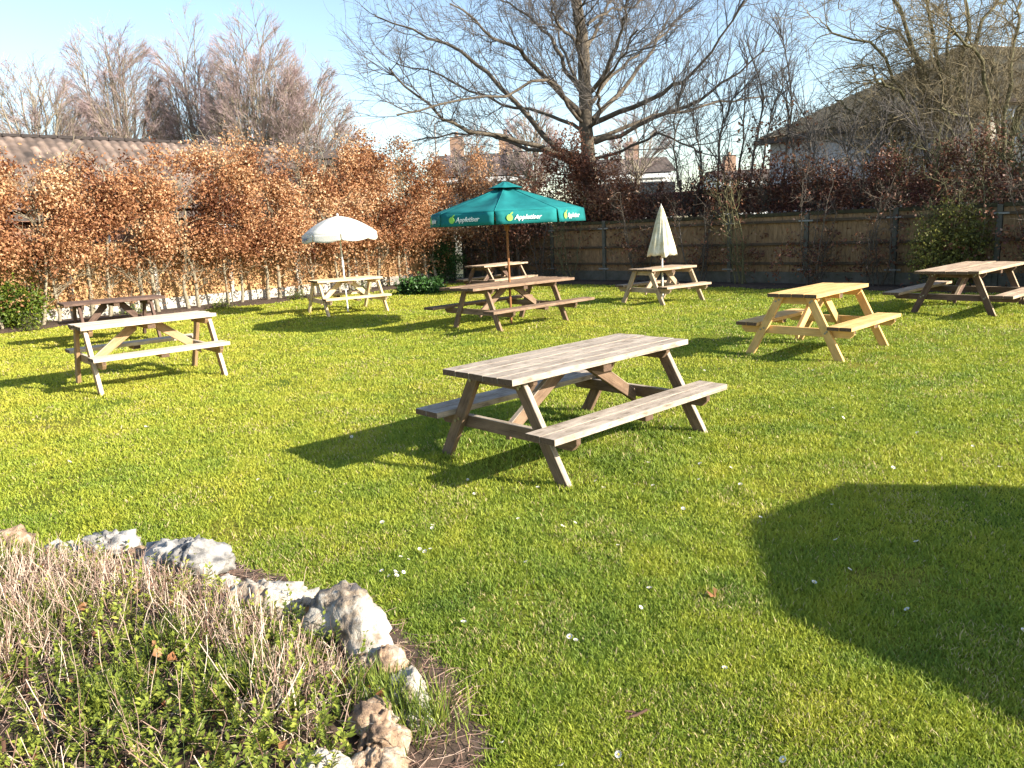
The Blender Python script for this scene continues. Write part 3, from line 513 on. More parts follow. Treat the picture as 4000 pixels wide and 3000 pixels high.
# ================================================================== EVERGREEN SHRUBS AND LOW PLANTS
LEAFG = leafy('dark_green_leaves', [(0, (.012, .035, .012)), (.5, (.04, .095, .022)), (1, (.09, .19, .04))], .2, .4); LEAFY = leafy('yellow_green_leaves', [(0, (.03, .055, .012)), (.45, (.10, .15, .02)), (.85, (.24, .28, .03)), (1, (.42, .40, .04))], .3, .45); LEAFO = leafy('olive_leaves', [(0, (.04, .045, .018)), (.5, (.14, .14, .035)), (.9, (.32, .30, .07)), (1, (.50, .44, .12))], .25, .5)
def bush(x, y, r3, n, lm, label, size=.06, name='evergreen_shrub', cat='shrub', nst=7, cl=26, bark=BARKD, spread=.09, grp=None):
    root = empty(name, (x, y, 0)); tag(root, label, cat, grp); T = Tubes(); ends = []
    for j in range(nst):
        a = rnd.uniform(0, 6.28); q = rnd.uniform(.2, .9); top = np.array([math.cos(a)*r3[0]*q, math.sin(a)*r3[1]*q, r3[2]*rnd.uniform(.6, .98)]); P = smooth_path([np.array([math.cos(a)*.05, math.sin(a)*.05, 0]), top*(.3, .3, .5), top], 7, .01); T.add(P, np.linspace(.014, .004, 7), 5); ends.append(P)
    A, D, _ = along(np.array(ends), 8, .2); twigs(T, A, side_dirs(D, 1.3, .4, .1), .15+.25*RS.rand(len(A)), .004+np.zeros(len(A)), 4, .4, .05, 3); T.build('stem', bark, root)
    nc = n//cl; d = unit(RS.normal(0, 1, (nc, 3))); rr = RS.rand(nc)[:, None]**.45; ctr = d*rr*np.array(r3)*(.9, .9, .5)+np.array([0, 0, r3[2]*.5]); P = np.repeat(ctr, cl, 0)+RS.normal(0, spread, (nc*cl, 3)); P[:, 2] = np.maximum(P[:, 2], .03)
    leaves_obj('foliage', P, size, lm, root, np.repeat(RS.rand(nc), cl)*.5+RS.rand(nc*cl)*.5, asp=.55); return root
p = gr(45, 715); bush(p.x-.35, p.y+.5, (.75, .6, 1.0), 5200, LEAFY, 'yellow-green evergreen bush at the left end of the copper hedge', .075)
p = gr(962, 612); bush(p.x, p.y+.2, (.70, .5, 1.65), 7500, LEAFG, 'dense dark green bush in the fence corner left of the small dark table', .05)
p = gr(905, 636); bush(p.x, p.y+.2, (.72, .4, .36), 2600, LEAFG, 'low clump of broad green leaves at the foot of the dark green bush', .10, 'leafy_plant', 'plant', 6, 20)
p = gr(845, 622); bush(p.x-.3, p.y+.3, (.3, .25, .22), 500, LEAFO, 'small low tuft beside the cream table at the hedge foot', .06, 'leafy_plant', 'plant', 4, 12)
q = PR(14.9, -.55); bush(q.x, q.y, (.95, .45, 1.75), 6000, LEAFO, 'olive green climbing bush on the fence behind the wide dark table', .06, bark=BARKG)
q = PR(17.0, -.4); bush(q.x, q.y, (.9, .4, 1.7), 4200, LEAFO, 'olive bush on the fence at the right edge, partly out of view', .06, bark=BARKG)
for k in range(10):
    s = 21.5-k*2.1; q = PL(s, -.95-.25*rnd.random()); bush(q.x, q.y, (.28, .2, .16+.06*(k % 3)), 420, LEAFY, f'{ORD[k]} tiny green weed tuft at the foot of the left hedge, from the left', .04, 'weed', 'plant', 4, 14, grp='weeds at the hedge foot')
# ================================================================== BUILDINGS
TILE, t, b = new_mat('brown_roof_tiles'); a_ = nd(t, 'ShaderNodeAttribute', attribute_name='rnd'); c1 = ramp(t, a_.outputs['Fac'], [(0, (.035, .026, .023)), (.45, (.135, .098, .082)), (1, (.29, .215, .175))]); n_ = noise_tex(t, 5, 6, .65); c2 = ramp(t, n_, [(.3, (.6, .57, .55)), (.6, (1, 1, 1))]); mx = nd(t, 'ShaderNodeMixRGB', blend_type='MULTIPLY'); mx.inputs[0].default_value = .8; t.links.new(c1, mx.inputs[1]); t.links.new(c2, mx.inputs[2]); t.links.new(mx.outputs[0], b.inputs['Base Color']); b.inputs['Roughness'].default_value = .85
_ = plain('x', (.27, .17, .125), .85, (.16, .10, .08), 3, .5, .01); TILED = plain('dark_roof_tiles', (.12, .095, .085), .9, (.07, .055, .05), 2, .5, .01); TILER = plain('old_red_roof', (.14, .045, .04), .95, (.08, .03, .026), 4, .5, .01); TILEH = plain('mossy_house_roof', (.66, .46, .29), .95, (.44, .31, .18), 1.6, .5, .02)
BRICK = plain('brown_brick', (.30, .16, .10), .9, (.20, .11, .08), 5, .3, .01); REND = plain('grey_render', (.62, .61, .62), .9, (.5, .49, .5), 2, .3, .01); WHIT = plain('white_paint', (.78, .78, .76), .6, (.66, .66, .64), 4, 0); GLASS = plain('dark_window_glass', (.05, .06, .07), .15, (.03, .035, .04), 3, 0, spec=.6); CRM = plain('cream_render', (.62, .57, .45), .85, (.5, .45, .35), 4, .2); CHIM = plain('chimney_brick', (.42, .27, .18), .9, (.3, .18, .12), 12, .3)
def roof_plane(name, a, b_, c_, d_, m, parent, tw=.25, th=.30, amp=.04, wavy=True):
    """tiled slope: a-b lower edge, d-c upper edge"""
    a, b_, c_, d_ = [np.array(v, float) for v in (a, b_, c_, d_)]; L = max(np.linalg.norm(b_-a), np.linalg.norm(c_-d_)); H = np.linalg.norm(d_-a); nrm = unit(np.cross(b_-a, d_-a)); nrm = nrm if nrm[2] > 0 else -nrm
    nu = max(int(L/tw), 2)*6+1; nc = max(int(H/th), 2); u = np.linspace(0, 1, nu); rows = []
    for j in range(nc):
        for e in (0, 1):
            v = (j+e)/nc; off = .06*(1-e)+.004; prof = amp*(np.abs(np.sin(np.pi*(u*L/tw))))*(1 if wavy else 0) 
            base = (a+(d_-a)*v)[None]*(1-u)[:, None]+(b_+(c_-b_)*v)[None]*u[:, None]; rows.append(base+nrm*(off+prof)[:, None])
    cr_ = np.clip(.5+.5*RS.normal(0, .45, (nc, nu//6+2)), 0, 1); tone_shade = np.concatenate([cr_[j//2][np.arange(nu)//6] for j in range(2*nc)])*np.tile(.25+.75*np.abs(np.sin(np.pi*(u*L/tw)))**.7, 2*nc)  # random tile tone, multiplied by shade painted into the grooves
    V = np.concatenate(rows); nr = len(rows); ii = (np.arange(nr-1)[:, None]*nu+np.arange(nu-1)[None]).ravel(); return np_mesh(name, V, [np.stack([ii, ii+1, ii+nu+1, ii+nu], 1)], m, parent, tone_shade)
def quad_prism(name, pts, ext, m, parent):
    B_ = Boards(); B_.prism([Vector(p) for p in pts], Vector(ext), Vector((1, 0, 0)), 0); return B_.build(name, m, parent)
# long low building with brown tiled roof behind the left hedge
root = empty('long_building', PL(13, 5.9)); tag(root, 'long low building with a brown pantile roof behind the left hedge', 'building'); ob = root.location
rel = lambda s, n, z: tuple(PL(s, n, z)-ob)
RZ = 4.78
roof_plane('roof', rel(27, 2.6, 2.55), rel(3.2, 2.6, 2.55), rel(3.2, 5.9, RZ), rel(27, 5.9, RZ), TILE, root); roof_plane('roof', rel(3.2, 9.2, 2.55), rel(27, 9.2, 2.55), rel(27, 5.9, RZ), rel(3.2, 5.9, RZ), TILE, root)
B_ = Boards(); 
for k in range(51):
    a = Vector(rel(27-k*.462, 5.9, RZ+.05)); B_.box(a, (.455, .16, .10), 'x', .02, Matrix.Rotation(math.atan2(dL[1], dL[0]), 3, 'Z'))
B_.build('ridge_tiles', TILE, root)
quad_prism('wall', [rel(26.8, 3.0, 0), rel(3.4, 3.0, 0), rel(3.4, 3.0, 2.6), rel(26.8, 3.0, 2.6)], tuple(np.array(rel(0, 3.2, 0))-np.array(rel(0, 3.0, 0))), BRICK, root)
quad_prism('gable_wall', [rel(3.4, 3.22, 0), rel(3.4, 8.8, 0), rel(3.4, 8.8, 2.7), rel(3.4, 5.9, RZ-.1), rel(3.4, 3.22, 2.75)], tuple(np.array(rel(3.6, 0, 0))-np.array(rel(3.4, 0, 0))), BRICK, root)
quad_prism('fascia', [rel(27, 2.64, 2.38), rel(3.2, 2.64, 2.38), rel(3.2, 2.64, 2.54), rel(27, 2.64, 2.54)], tuple(np.array(rel(0, 2.67, 0))-np.array(rel(0, 2.64, 0))), TILED, root)
for s in (20.8, 16.0, 11.5, 7.5):
    wf = quad_prism('window', [rel(s, 2.93, .95), rel(s-1.5, 2.93, .95), rel(s-1.5, 2.93, 2.15), rel(s, 2.93, 2.15)], tuple(np.array(rel(0, 3.0, 0))-np.array(rel(0, 2.93, 0))), WHIT, root)
    for q in (0, 1):
        e = s-.07-q*.72; quad_prism('pane', [rel(e, 2.92, 1.03), rel(e-.63, 2.92, 1.03), rel(e-.63, 2.92, 2.07), rel(e, 2.92, 2.07)], tuple(np.array(rel(0, 2.928, 0))-np.array(rel(0, 2.92, 0))), GLASS, wf)
# low outbuilding with dark red roof behind the right fence
root = empty('outbuilding', PR(14, 3.4)); tag(root, 'low outbuilding with a dark red roof behind the shaded right fence', 'building'); ob = root.location; rel = lambda s, n, z: tuple(PR(s, n, z)-ob)
roof_plane('roof', rel(3.0, 1.9, 1.7), rel(25, 1.9, 1.7), rel(25, 4.0, 2.5), rel(3.0, 4.0, 2.5), TILER, root, .25, .28, .012); roof_plane('roof', rel(25, 6.1, 1.7), rel(3.0, 6.1, 1.7), rel(3.0, 4.0, 2.5), rel(25, 4.0, 2.5), TILER, root, .25, .28, .012)
quad_prism('wall', [rel(3.2, 2.1, 0), rel(24.8, 2.1, 0), rel(24.8, 2.1, 1.7), rel(3.2, 2.1, 1.7)], tuple(np.array(rel(0, 5.9, 0))-np.array(rel(0, 2.1, 0))), BRICK, root)
quad_prism('gable_wall', [rel(3.19, 2.1, 1.7), rel(3.19, 5.9, 1.7), rel(3.19, 4.0, 2.42)], tuple(np.array(rel(3.3, 0, 0))-np.array(rel(3.19, 0, 0))), BRICK, root)
# big house on the right
EA = 5.1
def on_line(px, py, Y): return at(px, py, Y)
A0 = at(1664, 300, 36.5); A1 = at(2215, 216, 27.0); Ez = (A0.z+A1.z)/2; ed = Vector((A1.x-A0.x, A1.y-A0.y, 0)).normalized(); en = Vector((-ed.y, ed.x, 0)); en = en if en.y > 0 else -en
root = empty('house', (A0.x, A0.y, 0)); tag(root, 'large house with a steep mossy hipped roof and grey walls on the right', 'house'); 
h_ = lambda s, n, z: tuple(ed*s+en*n+Vector((0, 0, z)))
LH = 24; RD = 7.0
# ridge start found so that the hip line climbs to (2075, 92)
best = None
for s_ in np.arange(2, 16, .25):
    for zr in np.arange(7, 15, .1):
        v = Vector((A0.x, A0.y, 0))+ed*s_+en*RD+Vector((0, 0, zr)); w_ = v-Vector((0, 0, CH)); dp = w_.dot(Fw); pxx = (512+F*w_.dot(Rv)/dp)/S; pyy = (384-F*w_.dot(Uv)/dp)/S; e_ = (pxx-2085)**2+(pyy-95)**2
        if best is None or e_ < best[0]: best = (e_, s_, zr)
HS, HZ = best[1], best[2]; 
LB = 24
for s_ in np.arange(HS+1, 20, .1):
    v = Vector((A0.x, A0.y, 0))+ed*s_+en*RD; w_ = v-Vector((0, 0, CH)); u_ = (at(2300, 110, 1)-Vector((0, 0, CH)))
    if w_.x/w_.y >= u_.x: LB = s_; HB = CH+u_.z*w_.y; break
else: HB = HZ-1
roof_plane('roof', h_(-.5, -.5, Ez-.05), h_(LH, -.5, Ez-.05), h_(LB, RD, HB), h_(HS, RD, HZ), TILEH, root, .25, .3, .02); roof_plane('roof', h_(-.5, 2*RD+.5, Ez-.05), h_(-.5, -.5, Ez-.05), h_(HS, RD, HZ), h_(HS, RD+.01, HZ), TILEH, root, .25, .3, .02); roof_plane('roof', h_(LH, 2*RD+.5, Ez-.05), h_(-.5, 2*RD+.5, Ez-.05), h_(HS, RD, HZ), h_(LB, RD, HB), TILEH, root, .25, .3, .02); roof_plane('roof', h_(LH, -.5, Ez-.05), h_(LH, 2*RD+.5, Ez-.05), h_(LB, RD+.01, HB), h_(LB, RD, HB), TILEH, root, .25, .3, .02)
quad_prism('wall', [h_(0, 0, 0), h_(LH, 0, 0), h_(LH, 0, Ez), h_(0, 0, Ez)], tuple(en*2*RD), REND, root)
quad_prism('fascia', [h_(-.5, -.56, Ez-.25), h_(LH, -.56, Ez-.25), h_(LH, -.56, Ez-.05), h_(-.5, -.56, Ez-.05)], tuple(en*.03), TILED, root)
quad_prism('soffit', [h_(-.5, -.53, Ez-.25), h_(LH, -.53, Ez-.25), h_(LH, -.53, Ez-.2), h_(-.5, -.53, Ez-.2)], tuple(en*.52), TILED, root)
for s_, ww, z0, z1 in ((12.4, 2.2, 2.7, 4.6), (16.5, 1.8, 2.9, 4.5)):
    wf = quad_prism('window', [h_(s_, -.06, z0), h_(s_+ww, -.06, z0), h_(s_+ww, -.06, z1), h_(s_, -.06, z1)], tuple(en*.058), CRM, root)
    for q in (0, 1): quad_prism('pane', [h_(s_+.07+q*ww/2, -.07, z0+.07), h_(s_+ww/2-.05+q*ww/2, -.07, z0+.07), h_(s_+ww/2-.05+q*ww/2, -.07, z1-.07), h_(s_+.07+q*ww/2, -.07, z1-.07)], tuple(en*.009), GLASS, wf)
w0 = at(2142, 225, 25.5); w1 = at(2290, 225, 25.5); ow = root.location; wz1 = w0.z; wv = lambda x, y, z: (x-ow.x, y-ow.y, z)
quad_prism('wing_wall', [wv(w0.x, 25.5, 0), wv(w1.x, 25.5, 0), wv(w1.x, 25.5, wz1), wv(w0.x, 25.5, wz1)], (0, 1.6, 0), CRM, root)
quad_prism('wing_roof', [wv(w0.x-.3, 25.2, wz1), wv(w1.x+.3, 25.2, wz1), wv(w1.x+.3, 25.2, wz1+.12), wv(w0.x-.3, 25.2, wz1+.12)], (0, 2.1, 0), TILED, root)
for q in (2166, 2200):
    a = at(q, 240, 25.47); c = at(q+16, 312, 25.47); wf = quad_prism('window', [wv(a.x-.06, 25.46, c.z-.06), wv(c.x+.06, 25.46, c.z-.06), wv(c.x+.06, 25.46, a.z+.06), wv(a.x-.06, 25.46, a.z+.06)], (0, .038, 0), WHIT, root); quad_prism('pane', [wv(a.x, 25.45, c.z), wv(c.x, 25.45, c.z), wv(c.x, 25.45, a.z), wv(a.x, 25.45, a.z)], (0, .008, 0), GLASS, wf)
# small far houses
def far_house(px0, px1, yr, ye, Y, label, chim, wallm=WHIT, win=(), dep=7, fm=None):
    e0 = at(px0, ye, Y); e1 = at(px1, ye, Y); e1.z = e0.z = (e0.z+e1.z)/2; zr = (at(px0, yr, Y+dep/2).z+at(px1, yr, Y+dep/2).z)/2
    root = empty('far_house', ((e0.x+e1.x)/2, Y, 0)); tag(root, label, 'house', 'far houses beyond the garden'); cx_ = root.location.x; w2 = (e1.x-e0.x)/2; ez = e0.z
    roof_plane('roof', (-w2-.3, -.4, ez), (w2+.3, -.4, ez), (w2+.3, dep/2, zr), (-w2-.3, dep/2, zr), TILED, root, .3, .34, .02); roof_plane('roof', (w2+.3, dep+.4, ez), (-w2-.3, dep+.4, ez), (-w2-.3, dep/2, zr), (w2+.3, dep/2, zr), TILED, root, .3, .34, .02)
    quad_prism('wall', [(-w2, 0, 0), (w2, 0, 0), (w2, 0, ez-.02), (-w2, 0, ez-.02)], (0, dep, 0), wallm, root)
    quad_prism('gable', [(w2, 0, ez-.02), (w2, dep, ez-.02), (w2, dep/2, zr-.1)], (-2*w2, 0, 0), wallm, root)
    quad_prism('fascia', [(-w2-.3, -.46, ez-.3), (w2+.3, -.46, ez-.3), (w2+.3, -.46, ez-.03), (-w2-.3, -.46, ez-.03)], (0, .04, 0), fm or WHIT, root)
    for f in chim: ch = quad_prism('chimney', [(-w2+2*w2*f-.45, dep/2-.4, zr-.5), (-w2+2*w2*f+.45, dep/2-.4, zr-.5), (-w2+2*w2*f+.45, dep/2-.4, zr+1.15), (-w2+2*w2*f-.45, dep/2-.4, zr+1.15)], (0, .8, 0), CHIM, root); tube_obj('pot', (-w2+2*w2*f, dep/2, zr+1.15), (-w2+2*w2*f, dep/2, zr+1.5), .14, .12, CHIM, ch)
    for f in win:
        x0 = -w2+2*w2*f; quad_prism('window', [(x0-.6, -.03, ez-1.7), (x0+.6, -.03, ez-1.7), (x0+.6, -.03, ez-.6), (x0-.6, -.03, ez-.6)], (0, .025, 0), GLASS, root)
far_house(942, 1135, 333, 383, 50, 'distant white house with two chimneys, left of the central tree', (.22, .8), CRM, win=(.15, .35, .6, .85))
far_house(1268, 1452, 343, 377, 55, 'distant white house with dark roof, right of the central tree trunk', (.62,), win=(.2, .42, .6, .8, .93))
far_house(1560, 1700, 366, 390, 62, 'distant pale house glimpsed through the saplings', (.3,), win=(.3, .7))
far_house(690, 770, 326, 345, 48, 'distant house with grey gable roof behind the hedge top', (), BRICK, dep=8, fm=TILED)
# street lamp, seen left of the centre tree
p = at(948, 420, 40); root = empty('street_lamp', (p.x, 40, 0)); tag(root, 'thin grey street lamp post in front of the distant white house', 'street lamp'); zt = at(948, 268, 40).z; tube_obj('pole', (0, 0, 0), (0, 0, zt), .07, .04, STEEL, root); T = Tubes(); T.add([(0, 0, zt), (.2, 0, zt+.12), (.7, 0, zt+.15)], [.035, .03, .03], 6); T.build('arm', STEEL, root); quad_prism('lamp_head', [(.6, -.1, zt+.1), (1.1, -.1, zt+.14), (1.1, -.1, zt+.2), (.6, -.1, zt+.2)], (0, .2, 0), STEEL, root)
# ================================================================== TREES
TBARK = plain('tree_bark', (.17, .135, .095), .95, (.075, .06, .045), 9, .7, .03); TWIGM = plain('twig_bark', (.14, .12, .105), .9, (.08, .07, .065), 3, 0); FARB = plain('far_tree_bark', (.33, .28, .20), .95, (.20, .17, .13), 1.5, 0); FART = plain('far_tree_twigs', (.46, .345, .335), .95, (.36, .26, .26), .5, 0); RTW = plain('lichen_twigs', (.25, .20, .115), .95, (.13, .105, .065), 2, 0)
# --- the big central tree: limbs traced as they stand, each leaning toward or away from the viewer
TY = 27.5
def z2(x, y): return (1400+x/1.3275)*2212/4000, (y/1.3275)*2212/4000
def limb(pts, dy, n=14, wob=.05):
    out = []
    for i, (a, b_) in enumerate(pts):
        f = i/(len(pts)-1); px, py = z2(a, b_); out.append(np.array(at(px, py, TY+dy*f)))
    return smooth_path(out, n, wob)
tb = at(*z2(1205, 1000), TY); root = empty('bare_tree', (tb.x, TY, 0)); tag(root, 'huge spreading leafless tree behind the fence in the centre', 'tree'); tb0 = np.array([tb.x, TY, 0.])
limbs = [
 ([(1150, 600), (1070, 500), (960, 400), (880, 305), (820, 250), (690, 190), (600, 100), (470, 20)], -3, .098), ([(1150, 470), (1060, 320), (1010, 200), (930, 130), (800, 50), (720, -20)], 3, .078),
 ([(1160, 250), (1070, 150), (1010, 60), (1000, -60)], -2, .062), ([(1150, 820), (980, 745), (890, 620), (790, 490), (690, 400), (600, 310), (480, 240), (350, 190), (220, 130), (90, 90)], 2, .104),
 ([(1150, 840), (960, 765), (760, 715), (600, 690), (470, 620), (340, 530), (240, 440), (150, 340)], -3, .088), ([(1140, 860), (900, 770), (700, 700), (560, 690), (430, 705), (280, 740)], 3, .067),
 ([(1170, 640), (1100, 590), (1040, 440), (960, 410), (860, 440), (760, 500), (560, 500), (380, 550), (200, 600)], -5, .062), ([(1190, 240), (1250, 130), (1300, 20), (1340, -80)], 2, .067),
 ([(1200, 480), (1290, 350), (1340, 220), (1385, 100), (1400, -30)], -3, .078), ([(1215, 620), (1310, 520), (1390, 440), (1470, 320), (1550, 230), (1620, 130), (1740, 40)], 3, .093),
 ([(1215, 640), (1350, 590), (1480, 540), (1600, 455), (1700, 405), (1790, 320), (1880, 180), (2000, 20)], -3, .093), ([(1215, 720), (1400, 660), (1560, 600), (1700, 570), (1850, 530), (2000, 520), (2150, 500)], 3, .072),
 ([(1225, 740), (1380, 690), (1560, 600), (1740, 540), (1860, 450), (1960, 380), (2110, 250)], -2, .078), ([(1230, 820), (1340, 780), (1470, 740), (1560, 690), (1700, 740), (1790, 800)], -4, .052),
 ([(1195, 560), (1130, 440), (1060, 260), (1020, 130), (960, 0)], 6, .067), ([(1205, 540), (1290, 420), (1420, 300), (1560, 180), (1650, 20)], 6, .067), ([(1160, 680), (1000, 600), (800, 560), (600, 480), (400, 380), (200, 330)], 6, .067), ([(1200, 660), (1260, 560), (1230, 470), (1330, 330), (1450, 160)], -6, .062),
 ([(1190, 130), (1300, 60), (1420, 40), (1540, -20)], 2, .046), ([(1180, 360), (1130, 250), (1150, 100), (1200, -60)], -5, .052)]
T = Tubes(); trunk = limb([(1215, 1120), (1210, 1000), (1195, 850), (1182, 700), (1178, 550), (1175, 400), (1165, 260), (1150, 120), (1125, -30), (1110, -200)], 0, 20, .02); trunk = np.concatenate([[[trunk[0][0], TY, -.1], [trunk[0][0], TY, .5]], trunk[trunk[:, 2] > .9]]); rt = np.interp(trunk[:, 2], [0, .6, 3, 7, 11, 17], [.42, .31, .255, .205, .145, .05]); Tt = Tubes(); Tt.add(trunk-tb0, rt, 16); Tt.build('trunk', TBARK, root)
big = []
for pts, dy, r0 in limbs:
    P = limb(pts, dy, 14); T.add(P-tb0, np.linspace(r0*1.05, .022, 14), 8); big.append(P)
T.build('limb', TBARK, root); big.append(trunk[-14:] if len(trunk) >= 14 else smooth_path(trunk, 14)); big = np.array([smooth_path(b_, 14) for b_ in big])-tb0
T = Tubes(); A, D, ix = along(big, 19, .16, 1.); k1 = twigs(T, A, side_dirs(D, .95, .3, .12), .9+1.9*RS.rand(len(A)), .010+.012*RS.rand(len(A)), 8, .2, .06, 5, .35)
A, D, _ = along(k1, 8, .15); k2 = twigs(T, A, side_dirs(D, 1.0, .3, .05), .4+.8*RS.rand(len(A)), .0058+.004*RS.rand(len(A)), 6, .25, .04, 3, .5)
T.build('branches', TWIGM, root); T = Tubes(); A, D, _ = along(k2, 4, .1); twigs(T, A, side_dirs(D, 1.0, .3, .03), .2+.45*RS.rand(len(A)), .0034+.0016*RS.rand(len(A)), 4, .25, .03, 3, .6)
T.build('twigs', TWIGM, root)
# --- row of tall far trees with upright fans of limbs
def fan_tree(px, pyb, Y, ptop, pw, label, nl=14, seed=0, lean=0, bush_=.6, split=.28, name='bare_tree', wm=(FARB, FART), r0=.5, den=1., droop=0):
    b = at(px, pyb, Y); z1 = at(px, ptop, Y).z; H = z1*(1.06 if Y > 50 else 1); W_ = pw*S/F*Y; root = empty(name, (b.x, Y, 0)); tag(root, label, 'tree', None); T = Tubes(); hs_ = split*H
    P = smooth_path([(0, 0, -.2), (.05*lean, 0, hs_*.5), (.15*lean, 0, hs_*1.2)], 8, .03); T.add(P, np.linspace(r0, r0*.75, 8), 10); T.build('trunk', wm[0], root); T = Tubes(); L = []
    nl = int(nl*1.4)
    for k in range(nl):
        a = 0; q = math.sqrt((k+.5)/nl); a = k*2.4+rnd.uniform(-.3, .3); ex = math.cos(a)*q*W_/2*.86; ey = math.sin(a)*q*W_/2*.86; zt = hs_+(H*.86-hs_)*math.sqrt(1-.8*q*q)*rnd.uniform(.93, 1.0); st = np.array([0, 0, hs_*(rnd.uniform(.75, 1.2))])
        P = smooth_path([st, st+np.array([ex*.38, ey*.38, (zt-st[2])*.22]), st+np.array([ex*.75, ey*.75, (zt-st[2])*.58]), (ex+lean, ey, zt)], 12, .07); T.add(P, np.linspace(r0*rnd.uniform(.18, .34), .025, 12), 6); L.append(P)
    T.build('limb', wm[0], root); T = Tubes(); L = np.array(L); cc = np.array([lean*.5, 0, hs_*.55]); rd = np.array([W_/2*1.12, W_/2*1.12, H*.97-hs_*.55])
    rd = rd*(1, 1, 1.06)
    def fan(Lk, per, lo, wD, wO, wU, lmax, r, kk=8):
        A, D, ix = along(Lk, per, lo, .97); ro = A-cc; ro[:, 2] = 0; ro = unit(ro+1e-3)*.8+RS.normal(0, .75, A.shape)*(1, 1, .35); d = unit(D*wD+unit(ro)*wO+np.array([0, 0, wU])); p = (A-cc)/rd; q = d/rd; a_ = (q*q).sum(1); b_ = (p*q).sum(1); c_ = (p*p).sum(1)-1
        t_ = (-b_+np.sqrt(np.maximum(b_*b_-a_*c_, 0)))/a_; ln_ = np.clip(t_*(.8+.2*RS.rand(len(A))), .015*H, lmax*H*(.6+.4*RS.rand(len(A))))[:, None]; E_ = A+d*ln_; Cn = A+unit(d*.8+D*.5-np.array([0, 0, .12]))*ln_*.5; t_ = np.linspace(0, 1, kk)[None, :, None]
        Q = A[:, None]*(1-t_)**2+2*Cn[:, None]*t_*(1-t_)+E_[:, None]*t_**2; Q[:, 1:] += RS.normal(0, .010, Q[:, 1:].shape)*ln_[:, :, None]; rr = r*(.6+.8*RS.rand(len(A))); T.add_np(Q, rr[:, None]*np.linspace(1, .4, kk)[None], 4); return Q
    q1 = fan(L, int(16*den), .10, .9, .75, .35, .36, .028); q2 = fan(q1, 9, .12, .9, .8, .15, .13, .012, 6); T.build('branches', wm[0], root)
    T = Tubes(); A, D, _ = along(q2, 6, .2); twigs(T, A, side_dirs(D, .75, .25, .05), (.012+.026*RS.rand(len(A)))*H, .006+.003*RS.rand(len(A)), 3, .2, .05, 3, .6); T.build('twigs', wm[1], root); return root
fan_tree(88, 297, 52, 118, 210, 'lower spreading bare tree at the far left above the tiled roof', 10, split=.40, den=.8)
fan_tree(262, 300, 56, 36, 225, 'tall upright bare tree, second of the far row from the left', 13)
fan_tree(425, 305, 58, 33, 185, 'tall narrow bare tree, third of the far row from the left', 10)
fan_tree(568, 320, 56, 32, 240, 'broadest tall bare tree of the far row, fourth from the left', 16, r0=.6)
fan_tree(668, 330, 57, 125, 225, 'lower rounded bare tree at the right end of the far row', 11, r0=.35, split=.3, den=.8)
fan_tree(195, 300, 62, 205, 110, 'small bare tree between the two leftmost far trees', 6, r0=.25, split=.4, den=.7)
fan_tree(1150, 340, 42, 175, 130, 'slender pale brown bare tree behind the central tree, left of its trunk', 8, r0=.22, split=.35, den=.6)
fan_tree(1375, 340, 46, 200, 170, 'small bare tree behind the central tree, right of its trunk', 6, r0=.18, split=.45, den=.45)
fan_tree(1020, 350, 46, 250, 120, 'low bare tree above the distant white house', 6, r0=.18, split=.45, den=.45)
# --- saplings behind the right fence
for k, (px, pt, Y) in enumerate([(1475, 190, 21), (1510, 230, 22), (1540, 150, 21.5), (1575, 200, 21), (1600, 120, 22), (1632, 90, 21), (1660, 210, 20), (1690, 60, 20.5), (1712, 180, 20), (1745, 240, 19.5), (1780, 280, 19), (1850, 300, 18.6), (1925, 290, 18.4), (2010, 280, 18), (2090, 270, 17.6)]):
    b = at(px, 400, Y); H = at(px, pt, Y).z; sN = (b.x-CO[0])*dR[0]+(b.y-CO[1])*dR[1]; root = empty('sapling', (b.x, Y+.3, 0)); tag(root, f'{ORD[k]} thin leafless sapling rising behind the right fence, from the left', 'tree', 'saplings behind the right fence'); T = Tubes(); P = smooth_path([(0, 0, 0), (rnd.uniform(-.15, .15), 0, H*.4), (rnd.uniform(-.3, .3), 0, H*.75), (rnd.uniform(-.3, .3), 0, H)], 14, .03); T.add(P, np.linspace(.045, .008, 14), 6); st = np.array([P])
    T.build('trunk', BARKD, root); T = Tubes(); A, D, _ = along(st, 26, .3); a1 = twigs(T, A, side_dirs(D, .8, .35, .25), .5+.9*RS.rand(len(A)), .009+.008*RS.rand(len(A)), 6, .3, .12, 4, .4); A, D, _ = along(a1, 7); a2 = twigs(T, A, side_dirs(D, .9, .3, .05), .2+.4*RS.rand(len(A)), .0045+.002*RS.rand(len(A)), 4, .3, .05, 3, .5); T.build('branches', TWIGM, root)
    if k in (5, 6, 7, 8, 9): ends = a2[:, -1]; ends = ends[(ends[:, 2] < H*.72) & (RS.rand(len(ends)) < .75)]; P = np.repeat(ends, 2, 0)+RS.normal(0, .05, (len(ends)*2, 3)); leaves_obj('dead_leaves', P, .11, COPPER, root, .5*RS.rand(len(P)))
